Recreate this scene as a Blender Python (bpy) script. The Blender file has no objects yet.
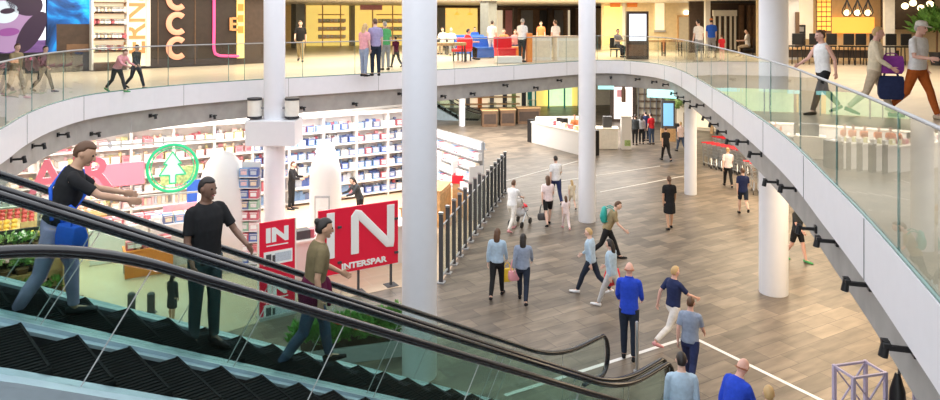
import bpy, math, random
from mathutils import Vector as V, Matrix
random.seed(7)
PI = math.pi
C = bpy.context.scene.collection
F, CY, EYE, UP = 716.0, 20.0, 6.7, 4.95

def at(x, y, z=0.0):
    """ground point seen at a pixel of the 940x400 photograph, on the horizontal plane z"""
    D = (EYE - z) * F / (y - CY)
    return V(((x - 470) / F * D, D, z))

# ---------------------------------------------------------------- materials
MATS = {}
def mat(name, col, rough=.5, metal=0., emit=0., ecol=None, var=.06, vs=6., spec=.5, coat=0.):
    if name in MATS: return MATS[name]
    m = bpy.data.materials.new(name); m.use_nodes = True
    nt = m.node_tree; b = nt.nodes['Principled BSDF']
    b.inputs['Roughness'].default_value = rough; b.inputs['Metallic'].default_value = metal
    b.inputs['Specular IOR Level'].default_value = spec
    b.inputs['Coat Weight'].default_value = coat
    if var > 0:
        tc = nt.nodes.new('ShaderNodeTexCoord'); n = nt.nodes.new('ShaderNodeTexNoise'); r = nt.nodes.new('ShaderNodeValToRGB')
        n.inputs['Scale'].default_value = vs; n.inputs['Detail'].default_value = 3
        r.color_ramp.elements[0].position = .3; r.color_ramp.elements[1].position = .7
        r.color_ramp.elements[0].color = (*[c * (1 - var) for c in col], 1)
        r.color_ramp.elements[1].color = (*[min(1, c * (1 + var)) for c in col], 1)
        nt.links.new(tc.outputs['Object'], n.inputs['Vector']); nt.links.new(n.outputs['Fac'], r.inputs['Fac'])
        nt.links.new(r.outputs['Color'], b.inputs['Base Color'])
    else:
        b.inputs['Base Color'].default_value = (*col, 1)
    if emit:
        b.inputs['Emission Color'].default_value = (*(ecol or col), 1); b.inputs['Emission Strength'].default_value = emit
    m.diffuse_color = (*col, 1)
    MATS[name] = m
    return m

def glass(name, tint, ior=1.5, mul=1.0):
    m = bpy.data.materials.new(name); m.use_nodes = True
    nt = m.node_tree; nt.nodes.clear()
    o = nt.nodes.new('ShaderNodeOutputMaterial'); mx = nt.nodes.new('ShaderNodeMixShader')
    t = nt.nodes.new('ShaderNodeBsdfTransparent'); g = nt.nodes.new('ShaderNodeBsdfGlossy'); f = nt.nodes.new('ShaderNodeFresnel')
    t.inputs['Color'].default_value = (*tint, 1); g.inputs['Roughness'].default_value = .0
    g.inputs['Color'].default_value = (mul, mul, mul, 1)
    f.inputs['IOR'].default_value = ior
    ge = nt.nodes.new('ShaderNodeNewGeometry'); iv = nt.nodes.new('ShaderNodeMath'); iv.operation = 'SUBTRACT'; iv.inputs[0].default_value = 1
    mu = nt.nodes.new('ShaderNodeMath'); mu.operation = 'MULTIPLY'
    nt.links.new(ge.outputs['Backfacing'], iv.inputs[1]); nt.links.new(iv.outputs[0], mu.inputs[0]); nt.links.new(f.outputs[0], mu.inputs[1])
    nt.links.new(mu.outputs[0], mx.inputs[0]); nt.links.new(t.outputs[0], mx.inputs[1]); nt.links.new(g.outputs[0], mx.inputs[2])
    nt.links.new(mx.outputs[0], o.inputs[0])
    MATS[name] = m
    return m

def tile_mat(name, c1, c2, mortar, w, h, rot, rough=.45, msize=.006, var=.3):
    m = bpy.data.materials.new(name); m.use_nodes = True
    nt = m.node_tree; b = nt.nodes['Principled BSDF']; L = nt.links.new
    tc = nt.nodes.new('ShaderNodeTexCoord'); mp = nt.nodes.new('ShaderNodeMapping'); br = nt.nodes.new('ShaderNodeTexBrick')
    mp.inputs['Rotation'].default_value = (0, 0, -rot)
    L(tc.outputs['Object'], mp.inputs['Vector']); L(mp.outputs[0], br.inputs['Vector'])
    br.inputs['Scale'].default_value = 1; br.inputs['Brick Width'].default_value = w; br.inputs['Row Height'].default_value = h
    br.inputs['Mortar Size'].default_value = msize; br.inputs['Color1'].default_value = (*c1, 1); br.inputs['Color2'].default_value = (*c2, 1)
    br.inputs['Mortar'].default_value = (*mortar, 1); br.inputs['Bias'].default_value = 0.; br.offset = .37
    n = nt.nodes.new('ShaderNodeTexNoise'); n.inputs['Scale'].default_value = 1.0; n.inputs['Detail'].default_value = 6
    mp2 = nt.nodes.new('ShaderNodeMapping'); mp2.inputs['Scale'].default_value = (1.2, 5, 1)
    L(mp.outputs[0], mp2.inputs['Vector']); L(mp2.outputs[0], n.inputs['Vector'])
    r = nt.nodes.new('ShaderNodeMapRange'); r.inputs['From Min'].default_value = .3; r.inputs['From Max'].default_value = .7
    r.inputs['To Min'].default_value = 1 - var; r.inputs['To Max'].default_value = 1 + var * .6
    L(n.outputs['Fac'], r.inputs['Value'])
    mx = nt.nodes.new('ShaderNodeMix'); mx.data_type = 'RGBA'; mx.blend_type = 'MULTIPLY'; mx.inputs[0].default_value = 1
    L(br.outputs['Color'], mx.inputs[6]); L(r.outputs[0], mx.inputs[7]); L(mx.outputs[2], b.inputs['Base Color'])
    b.inputs['Roughness'].default_value = rough; b.inputs['Specular IOR Level'].default_value = .4
    MATS[name] = m
    return m

M = MATS
mat('white_paint', (.80, .80, .84), .35, var=.01)
mat('column_white', (.84, .85, .91), .4, var=.01)
mat('fascia_white', (.80, .79, .83), .4, var=.015)
mat('bulkhead_grey', (.36, .345, .33), .55, var=.12, vs=3)
mat('soffit', (.62, .60, .57), .7)
mat('steel', (.62, .65, .68), .28, 1., var=.05)
mat('brushed', (.46, .58, .67), .45, .5, var=.08)
mat('brushed_dark', (.03, .035, .04), .35, .5)
mat('black', (.012, .012, .014), .4, var=.0)
mat('rubber', (.012, .012, .016), .22, var=.0, spec=.7)
mat('dark', (.03, .03, .035), .5)
mat('charcoal', (.07, .07, .075), .6)
mat('step_metal', (.010, .012, .013), .8, 0, spec=.08)
mat('comb_yellow', (.75, .55, .08), .5)
mat('cream', (.80, .72, .58), .5)
mat('cream_wall', (.84, .68, .42), .6)
mat('warm_white', (.86, .82, .74), .5)
mat('shop_white', (.76, .74, .72), .5, var=.01)
mat('grey', (.4, .4, .41), .5)
mat('pillar_grey', (.23, .25, .25), .45)
mat('mid_grey', (.22, .22, .23), .5)
mat('wood', (.55, .33, .15), .5, var=.2, vs=9)
mat('wood_tan', (.72, .45, .22), .5, var=.15, vs=9)
mat('brown', (.16, .09, .05), .5, var=.2)
mat('dark_brown', (.06, .038, .028), .5, var=.2)
mat('umber', (.028, .018, .014), .5, var=.2)
mat('red', (.78, .02, .04), .4, var=.03)
mat('sign_red', (.80, .012, .05), .35, var=.01)
mat('white_letter', (.9, .9, .9), .4, var=0)
mat('orange', (.80, .26, .05), .5)
mat('yellow', (.85, .60, .05), .5)
mat('green', (.05, .30, .08), .5)
mat('blue', (.03, .14, .60), .5)
mat('teal', (.02, .36, .32), .5)
mat('pink', (.82, .36, .42), .5)
mat('purple', (.25, .06, .30), .6)
mat('lilac', (.5, .44, .6), .6)
mat('leaf', (.13, .30, .06), .6, var=.4, vs=14)
mat('leaf_pale', (.35, .48, .18), .6, var=.4, vs=14)
mat('soil', (.05, .03, .02), .9)
mat('petal_white', (.85, .80, .72), .6)
mat('petal_pink', (.85, .45, .5), .6)
mat('petal_yellow', (.9, .65, .1), .6)
mat('neon_pink', (.45, .03, .12), .4, emit=.6, ecol=(1, .13, .33), var=0)
mat('neon_peach', (.4, .14, .08), .4, emit=.55, ecol=(1, .45, .27), var=0)
mat('neon_green', (.03, .4, .16), .4, emit=.35, ecol=(.05, .72, .32), var=0)
mat('lit_mint', (.8, .85, .82), .4, emit=.25, ecol=(.85, 1, .93), var=0)
mat('letter_pink', (.7, .14, .2), .4, emit=.25, ecol=(1, .30, .36), var=0)
mat('cyan_light', (.5, .9, .9), .4, emit=.55, ecol=(.42, .95, .92), var=0)
mat('lamp_white', (1, 1, 1), .4, emit=2.0, ecol=(1, .97, .92), var=0)
mat('lamp_warm', (1, .8, .5), .4, emit=2.2, ecol=(1, .75, .42), var=0)
mat('lamp_orange', (1, .5, .1), .4, emit=.6, ecol=(1, .42, .06), var=.0)
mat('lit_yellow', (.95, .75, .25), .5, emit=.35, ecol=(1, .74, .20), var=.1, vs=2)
mat('lit_cream', (.95, .85, .6), .5, emit=.28, ecol=(1, .84, .60), var=.1, vs=2)
mat('screen_blue', (.2, .45, .7), .3, emit=.4, ecol=(.2, .5, .85), var=0)
mat('screen_white', (.8, .85, .95), .3, emit=.5, ecol=(.74, .82, 1), var=0)
glass('balustrade_glass', (.93, .955, .94), 1.5)
glass('escalator_glass', (.86, .925, .905), 1.42)
glass('shop_glass', (.86, .90, .87), 1.4)
mat('glass_edge', (.10, .22, .20), .2)
tile_mat('mall_tiles', (.25, .20, .152), (.135, .110, .088), (.095, .078, .066), .84, .42, math.radians(30.3), .40, .008, .38)
tile_mat('store_tiles', (.62, .47, .33), (.58, .44, .31), (.62, .55, .45), .6, .6, math.radians(30.3), .4, var=.06)
tile_mat('gallery_tiles', (.56, .49, .39), (.51, .44, .35), (.5, .45, .37), .9, .6, math.radians(42.6), .35, var=.08)

SKIN = [mat('skin_pale', (.72, .46, .36), .5, var=.04), mat('skin_tan', (.55, .32, .21), .5, var=.04), mat('skin_dark', (.20, .105, .07), .5, var=.04), mat('skin_rosy', (.70, .40, .32), .5, var=.04)]
HAIR = {'dark': mat('hair_dark', (.018, .012, .01), .5), 'brown': mat('hair_brown', (.10, .045, .02), .5), 'blond': mat('hair_blond', (.55, .36, .16), .5),
        'grey': mat('hair_grey', (.4, .38, .36), .5), 'red': mat('hair_red', (.25, .08, .03), .5)}
mat('eye', (.02, .015, .012), .2, var=0); mat('lip', (.45, .14, .13), .5, var=0)
CL = dict(white=(.82, .81, .82), offwhite=(.74, .70, .66), pinkwhite=(.82, .68, .68), black=(.018, .018, .02), navy=(.025, .035, .10), blue=(.03, .12, .62), royal=(.025, .07, .55),
          sky=(.42, .55, .68), greyblue=(.28, .33, .44), grey=(.30, .30, .32), lightgrey=(.55, .55, .57), teal=(.02, .34, .30), red=(.62, .03, .04), burgundy=(.10, .01, .04),
          khaki=(.32, .25, .14), olive=(.19, .15, .08), jeans=(.06, .09, .16), darkjeans=(.022, .03, .05), rust=(.42, .10, .02), cream=(.72, .62, .46), lavender=(.34, .30, .48),
          pink=(.75, .35, .38), orange=(.75, .25, .10), purple=(.26, .05, .32), beige=(.55, .44, .32), coal=(.04, .045, .05), green=(.10, .40, .15), tealjeans=(.035, .06, .07))
for k, c in CL.items(): mat('cloth_' + k, c, .85, var=.1, vs=18, spec=.2)
def cl(k): return MATS['cloth_' + k]

# ---------------------------------------------------------------- mesh building
class MB:
    def __init__(s, off=(0, 0, 0)):
        s.v = []; s.f = []; s.m = []; s.off = V(off); s.cur = 0
    def quad(s, *p):
        n = len(s.v); s.v += [V(q) - s.off for q in p]; s.f.append(tuple(range(n, n + len(p)))); s.m.append(s.cur)
    def box(s, c, d, rz=0., M3=None):
        cx, cy, cz = c; n = len(s.v); R = M3 or Matrix.Rotation(rz, 3, 'Z')
        for k in (-1, 1):
            for q in ((-1, -1), (1, -1), (1, 1), (-1, 1)):
                s.v.append(V(c) + R @ V((q[0] * d[0] / 2, q[1] * d[1] / 2, k * d[2] / 2)) - s.off)
        for f in ((3, 2, 1, 0), (4, 5, 6, 7), (0, 1, 5, 4), (1, 2, 6, 5), (2, 3, 7, 6), (3, 0, 4, 7)):
            s.f.append(tuple(n + i for i in f)); s.m.append(s.cur)
    def bar(s, a, b, w, h=None):
        a, b = V(a), V(b); d = b - a; L = d.length
        if L < 1e-6: return
        x = d / L; up = V((0, 0, 1)) if abs(x.z) < .95 else V((0, 1, 0))
        y = up.cross(x).normalized(); z = x.cross(y)
        s.box((a + b) / 2, (L, w, h or w), M3=Matrix((x, y, z)).transposed())
    def rings(s, R, cap=True, closed=False):
        n = len(R[0]); b = len(s.v)
        for r in R: s.v += [V(p) - s.off for p in r]
        K = len(R)
        for i in range(K if closed else K - 1):
            for j in range(n):
                a, c = b + i * n, b + ((i + 1) % K) * n
                s.f.append((a + j, a + (j + 1) % n, c + (j + 1) % n, c + j)); s.m.append(s.cur)
        if cap and not closed:
            s.f.append(tuple(b + j for j in reversed(range(n)))); s.m.append(s.cur)
            s.f.append(tuple(b + (K - 1) * n + j for j in range(n))); s.m.append(s.cur)
    def tube(s, pts, r, n=8, closed=False, ref=None, cap=True):
        """r: number, or a list of numbers or (rx, ry)"""
        pts = [V(p) for p in pts]; K = len(pts); R = []; ex = None
        for i, p in enumerate(pts):
            a = pts[(i - 1) % K] if closed or i > 0 else p
            c = pts[(i + 1) % K] if closed or i < K - 1 else p
            t = (c - a).normalized() if (c - a).length > 1e-9 else V((0, 0, 1))
            if ref is not None: ex = V(ref)
            elif ex is None: ex = V((0, 0, 1)) if abs(t.z) < .9 else V((1, 0, 0))
            ex = (ex - t * ex.dot(t)); ex = ex.normalized() if ex.length > 1e-6 else t.orthogonal().normalized()
            ey = t.cross(ex)
            q = r[i] if isinstance(r, (list, tuple)) else r
            rx, ry = q if isinstance(q, (list, tuple)) else (q, q)
            R.append([p + ex * rx * math.cos(2 * PI * j / n) + ey * ry * math.sin(2 * PI * j / n) for j in range(n)])
        s.rings(R, cap, closed)
    def cyl(s, a, b, r0, r1=None, n=16): s.tube([a, b], [r0, r0 if r1 is None else r1], n)
    def lathe(s, prof, c=(0, 0, 0), n=24):
        s.rings([[V(c) + V((max(r, 1e-4) * math.cos(2 * PI * j / n), max(r, 1e-4) * math.sin(2 * PI * j / n), z)) for j in range(n)] for r, z in prof])
    def ball(s, c, r, n=10, R3=None):
        rx, ry, rz = r if isinstance(r, (list, tuple)) else (r, r, r); R = []
        for i in range(n // 2 + 1):
            a = -PI / 2 + PI * i / (n // 2); ca = max(math.cos(a), .02)
            ring = []
            for j in range(n):
                p = V((rx * ca * math.cos(2 * PI * j / n), ry * ca * math.sin(2 * PI * j / n), rz * math.sin(a)))
                ring.append(V(c) + (R3 @ p if R3 else p))
            R.append(ring)
        s.rings(R)
    def prism(s, poly, z0, z1):
        n = len(poly); a = 0
        for i in range(n): a += poly[i][0] * poly[(i + 1) % n][1] - poly[(i + 1) % n][0] * poly[i][1]
        if a < 0: poly = poly[::-1]
        s.rings([[V((p[0], p[1], z0)) for p in poly], [V((p[0], p[1], z1)) for p in poly]])
    def build(s, name, m, parent=None, smooth=False, bevel=0.):
        me = bpy.data.meshes.new(name); me.from_pydata([tuple(v) for v in s.v], [], s.f)
        for x in (m if isinstance(m, list) else [m]): me.materials.append(MATS[x] if isinstance(x, str) else x)
        if isinstance(m, list): me.polygons.foreach_set('material_index', s.m)
        if smooth: me.polygons.foreach_set('use_smooth', [True] * len(me.polygons))
        me.update()
        if smooth == 'auto':
            try: me.set_sharp_from_angle(angle=math.radians(40))
            except Exception: pass
        o = bpy.data.objects.new(name, me); C.objects.link(o)
        if parent is not None: o.parent = parent
        if bevel:
            b = o.modifiers.new('b', 'BEVEL'); b.width = bevel; b.segments = 2; b.limit_method = 'ANGLE'
        return o

def tag(o, label, cat, group=None, kind=None):
    o['label'] = label; o['category'] = cat
    if group: o['group'] = group
    if kind: o['kind'] = kind
    return o
def thing(name, label, cat, loc=(0, 0, 0), rz=0., group=None):
    o = bpy.data.objects.new(name, None); C.objects.link(o); o.empty_display_size = .1
    o.location = loc; o.rotation_euler = (0, 0, rz)
    return tag(o, label, cat, group)
def struct(o):
    o['kind'] = 'structure'; return o
KIDS = {}
def copy_tree(o, parent=None):
    c = o.copy(); C.objects.link(c)
    if parent is not None: c.parent = parent
    for ch in list(o.children): copy_tree(ch, c)
    return c
def one(name, mb, m, label, cat, loc=None, rz=0., group=None, **k):
    o = mb.build(name, m, **k)
    if loc is not None: o.location = loc
    o.rotation_euler = (0, 0, rz)
    return tag(o, label, cat, group)

def text(name, s, size, m, parent, loc, rot, extrude=.01, offset=0., align='CENTER', xs=1., spacing=1.):
    cu = bpy.data.curves.new('t', 'FONT'); cu.body = s; cu.size = size; cu.extrude = extrude; cu.offset = offset
    cu.align_x = align; cu.align_y = 'CENTER'; cu.resolution_u = 3; cu.space_character = spacing
    t = bpy.data.objects.new('t', cu); C.objects.link(t)
    dg = bpy.context.evaluated_depsgraph_get()
    me = bpy.data.meshes.new_from_object(t.evaluated_get(dg)); bpy.data.objects.remove(t); bpy.data.curves.remove(cu)
    me.materials.clear(); me.materials.append(MATS[m])
    o = bpy.data.objects.new(name, me); C.objects.link(o); o.parent = parent; o.location = loc; o.rotation_euler = rot; o.scale = (xs, 1, 1)
    return o

def catmull(P, step=.35, closed=False):
    P = [V(p) for p in P]; out = []
    for i in range(len(P) - 1):
        a, b, c, d = P[max(i - 1, 0)], P[i], P[i + 1], P[min(i + 2, len(P) - 1)]
        n = max(2, int((c - b).length / step))
        for k in range(n):
            t = k / n
            out.append(.5 * ((2 * b) + (c - a) * t + (2 * a - 5 * b + 4 * c - d) * t * t + (3 * b - a - 3 * c + d) * t ** 3))
    out.append(P[-1]); return out

AU = math.radians(42.6)      # local x of the escalators, galleries and upper shop fronts
AB = math.radians(30.3)      # local x of the ground-floor paving and store shelving
def dirv(a): return V((math.cos(a), math.sin(a), 0)), V((-math.sin(a), math.cos(a), 0))
u_, v_ = dirv(AU); b_, a_ = dirv(AB)

# ================================================================ SHELL
VOID = catmull([(-6.4, 7.6, 0), (-6.95, 9.6, 0), (-7.4, 11.2, 0), (-8.1, 13.0, 0), (-8.6, 14.8, 0), (-8.7, 16.6, 0), (-7.85, 18.6, 0), (-6.4, 20.3, 0), (-4.3, 22.0, 0), (-2.3, 23.6, 0), (-.2, 25.4, 0),
                (2.2, 27.6, 0), (4.2, 29.5, 0), (5.4, 30.4, 0), (6.5, 30.1, 0), (7.2, 28.6, 0), (7.4, 26.6, 0), (7.15, 24.0, 0), (6.6, 20.5, 0), (5.95, 16.9, 0), (5.3, 13.5, 0), (4.63, 10.4, 0), (3.95, 7.9, 0), (3.47, 6.2, 0),
                (2.92, 4.43, 0), (2.4, 2.8, 0), (2.05, 1.2, 0), (1.9, -1.0, 0)], .4)
NV = len(VOID)
CEN = V((-.5, 17, 0))
def vnorm(i):
    t = (VOID[min(i + 1, NV - 1)] - VOID[max(i - 1, 0)]).normalized(); n = V((-t.y, t.x, 0))
    return n if n.dot(VOID[i] - CEN) > 0 else -n
VN = [vnorm(i) for i in range(NV)]
OUT = [CEN + (p - CEN).normalized() * 58 for p in VOID]
def Z(p, z): return V((p.x, p.y, z))

m = MB(); m.box((0, 27, -.1), (130, 110, .2)); struct(m.build('floor', 'mall_tiles'))
def strip(name, A, za, B, zb, mm, flip=False):
    m = MB()
    for i in range(len(A) - 1):
        q = [Z(A[i], za), Z(A[i + 1], za), Z(B[i + 1], zb), Z(B[i], zb)]
        m.quad(*(q[::-1] if flip else q))
    return struct(m.build(name, mm))
strip('floor_upper', VOID, UP, OUT, UP, 'gallery_tiles')
RB = [p + n * .10 for p, n in zip(VOID, VN)]
strip('ceiling_lower', RB, 3.9, OUT, 3.9, 'soffit')
strip('ceiling_lower_edge', VOID, 4.46, RB, 4.46, 'soffit')
strip('wall_bulkhead', RB, 3.9, RB, 4.46, 'bulkhead_grey')
UC = [p + n * .6 for p, n in zip(VOID, VN)]
strip('ceiling_upper', UC, 7.7, OUT, 7.7, 'warm_white')
strip('ceiling_upper_edge', UC, 7.7, UC, 8.3, 'white_paint')
strip('wall_outer', OUT, 0, OUT, 7.7, 'cream')
# white fascia band and its thin joints
FA = [p - n * .05 for p, n in zip(VOID, VN)]
m = MB()
for i in range(NV - 1):
    for (A, za, B, zb) in ((FA, 4.44, FA, 4.98), (FA, 4.98, VOID, 4.98), (VOID, 4.98, VOID, 4.44), (VOID, 4.44, FA, 4.44)):
        m.quad(Z(A[i], za), Z(A[i + 1], za), Z(B[i + 1], zb), Z(B[i], zb))
o = m.build('trim_fascia', 'fascia_white'); o.modifiers.new('w', 'WELD').merge_threshold = .002; struct(o)
m = MB()
for i in range(6, NV - 1, 7):
    t = (VOID[i + 1] - VOID[i - 1]).normalized()
    m.bar(Z(FA[i], 4.44) - VN[i] * .0025, Z(FA[i], 4.98) - VN[i] * .0025, .008, .004)
struct(m.build('trim_fascia_joints', 'mid_grey'))

# glass balustrades standing on the fascia
arc = [0]
for i in range(1, NV): arc.append(arc[-1] + (VOID[i] - VOID[i - 1]).length)
def balustrade(i0, i1, label, cap, span=1.75):
    base = V((VOID[(i0 + i1) // 2].x, VOID[(i0 + i1) // 2].y, 4.98))
    t = thing('glass_balustrade', label, 'balustrade', base)
    st = i0; 
    while st < i1:
        en = st
        while en < i1 and arc[en] - arc[st] < span: en += 1
        m = MB(base); inn, outn = [], []
        for k in range(st, en + 1):
            p = VOID[k].copy()
            if k == st: p += (VOID[st + 1] - VOID[st]).normalized() * .012
            if k == en: p -= (VOID[en] - VOID[en - 1]).normalized() * .012
            inn.append(p - VN[k] * .02); outn.append(p - VN[k] * .008)
        loop = []
        for a, b in zip(inn, outn): loop.append([Z(a, 4.96), Z(b, 4.96), Z(b, 6.02), Z(a, 6.02)])
        m.rings(loop); m.build('glass_panel', 'balustrade_glass', t)
        m = MB(base); k = en
        m.bar(Z(VOID[k] - VN[k] * .014, 4.97), Z(VOID[k] - VN[k] * .014, 6.02), .014, .014); m.build('panel_joint', 'glass_edge', t)
        st = en
    m = MB(base); m.tube([Z(VOID[k] - VN[k] * .014, 6.03) for k in range(i0, i1 + 1)], [.016] * (i1 - i0 + 1), 8); m.build('top_rail', cap, t, smooth=True)
    m = MB(base); m.tube([Z(VOID[k] - VN[k] * .03, 4.99) for k in range(i0, i1 + 1)], [.016] * (i1 - i0 + 1), 6); m.build('base_channel', 'glass_edge', t, smooth=True)
iL = min(range(NV), key=lambda i: (VOID[i] - V((-6.4, 20.3, 0))).length)
iB = min(range(NV), key=lambda i: (VOID[i] - V((6.5, 30.1, 0))).length)
balustrade(0, iL, 'curved glass balustrade of the gallery in front of the video screens', 'grey')
balustrade(iL, iB, 'straight glass balustrade of the far gallery in front of the café seats', 'grey')
balustrade(iB, NV - 1, 'long glass balustrade of the gallery where three people stroll, sweeping to the camera', 'grey', 2.1)

# spotlights bracketed out of the bulkhead
def spot(i, z, ang, label, group, arm=.20):
    p = RB[i]; n = -VN[i]
    t = thing('spotlight', label, 'spotlight', Z(p, z), math.atan2(n.y, n.x), group)
    if 'base' not in KIDS:
        m = MB(); m.box((.012, 0, 0), (.03, .09, .09)); m.bar((0, 0, 0), (arm, 0, 0), .035); KIDS['base'] = m.build('arm', 'black', t)
        m = MB(); m.cyl((arm, 0, .05), (arm + .02, 0, -.07), .030, .036, 12); m.box((arm, 0, .03), (.05, .12, .03)); KIDS['head'] = m.build('lamp_head', 'black', t, smooth='auto')
        m = MB(); m.cyl((arm + .02, 0, -.071), (arm + .021, 0, -.075), .028, .028, 12); KIDS['lens'] = m.build('lens', 'grey', t)
    else:
        for k in ('base', 'head', 'lens'):
            c = KIDS[k].copy(); C.objects.link(c); c.parent = t
last = -9
for i in range(5, NV - 8):
    if arc[i] - last < (1.0 if i > iB else 1.35): continue
    last = arc[i]
    g = ('spotlights under the gallery with three strollers', 'small black spotlight bracketed to the grey bulkhead under the sweeping near gallery') if i > iB else \
        (('spotlights under the screen gallery', 'small black spotlight on the grey bulkhead above the grocery store') if i < iL else ('spotlights under the far gallery', 'small black spotlight on the grey bulkhead below the café seats'))
    spot(i, 4.26 if int(arc[i] * 3) % 2 else 4.06, 0, g[1], g[0])

# columns
def column(x, ybase, d, z1, nm='column', rad=None):
    p = at(x, ybase); m = MB(); r = d / 2
    m.lathe([(r * .98, 0), (r, .03), (r, z1)], (0, 0, 0), 40)
    o = m.build(nm, 'column_white', smooth='auto'); o.location = p; struct(o); return p
pm = column(419.5, 375, .66, 9.5)
pr = column(773.5, 292.5, .68, 9.5)
pb = column(587, 221, .565, 9.5)
pl = column(274.5, 260, .585, 9.5)
ps = column(690.5, 194, .46, 3.9)
pt = column(462, 126, .40, 3.9)
for x, y in ((298, 48), (352, 45.5), (439, 45.5), (488.5, 53)):
    p = at(x, y, UP); m = MB(); m.box((0, 0, 1.375), (.62, .62, 2.75)); o = m.build('column', 'pillar_grey'); o.location = p; o.rotation_euler = (0, 0, AU); struct(o)
# collar and loudspeakers on the left column
m = MB(); m.box((0, 0, 0), (1.36, .95, .70)); o = one('column_collar', m, 'white_paint', 'plain white boxed collar wrapped round the white column above the IN poster', 'collar', (pl.x, pl.y, 3.60), 0, bevel=.02)
for s, w in ((-1, 'nearer the video screens'), (1, 'on the café side')):
    t = thing('loudspeaker', 'dark-ended cylindrical loudspeaker hung on the white column above its boxed collar, ' + w, 'loudspeaker', (pl.x + s * .52, pl.y - .12, 4.26))
    m = MB(); m.cyl((0, 0, -.22), (0, 0, .22), .19, .19, 20); m.build('housing', 'warm_white', t, smooth='auto')
    m = MB(); m.cyl((0, 0, -.28), (0, 0, -.22), .20, .20, 20); m.cyl((0, 0, .22), (0, 0, .28), .20, .20, 20); m.build('end_ring', 'dark', t, smooth='auto')
    m = MB(); m.bar((-s * .3, 0, 0), (-s * .15, 0, 0), .05); m.build('bracket', 'mid_grey', t)

# pale inlay strips in the paving
def inlay(p, q, w=.09):
    a, b = at(*p), at(*q); m = MB(); m.bar(a + V((0, 0, .002)), b + V((0, 0, .002)), w, .006); struct(m.build('trim_floor_inlay', 'shop_white'))
inlay((505, 395.5), (691, 336.5)); inlay((691, 336.5), (840, 409.5))
inlay((600, 192), (684, 176), .07); inlay((505, 181), (578, 161), .07)
inlay((560, 181), (660, 166), .05)
# store floor: a pale slab behind the posts
e0, e1 = at(441, 283), at(507, 186)
m = MB(); P2 = [(e0.x, e0.y), (e1.x, e1.y), (-3, 40), (-30, 30), (-30, 12), (-7.5, 12.5), (-5.6, 15.0), (-3.7, 16.8), (-1.9, 17.9)]
m.prism(P2, .0, .008); struct(m.build('floor_store', 'store_tiles'))

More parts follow.
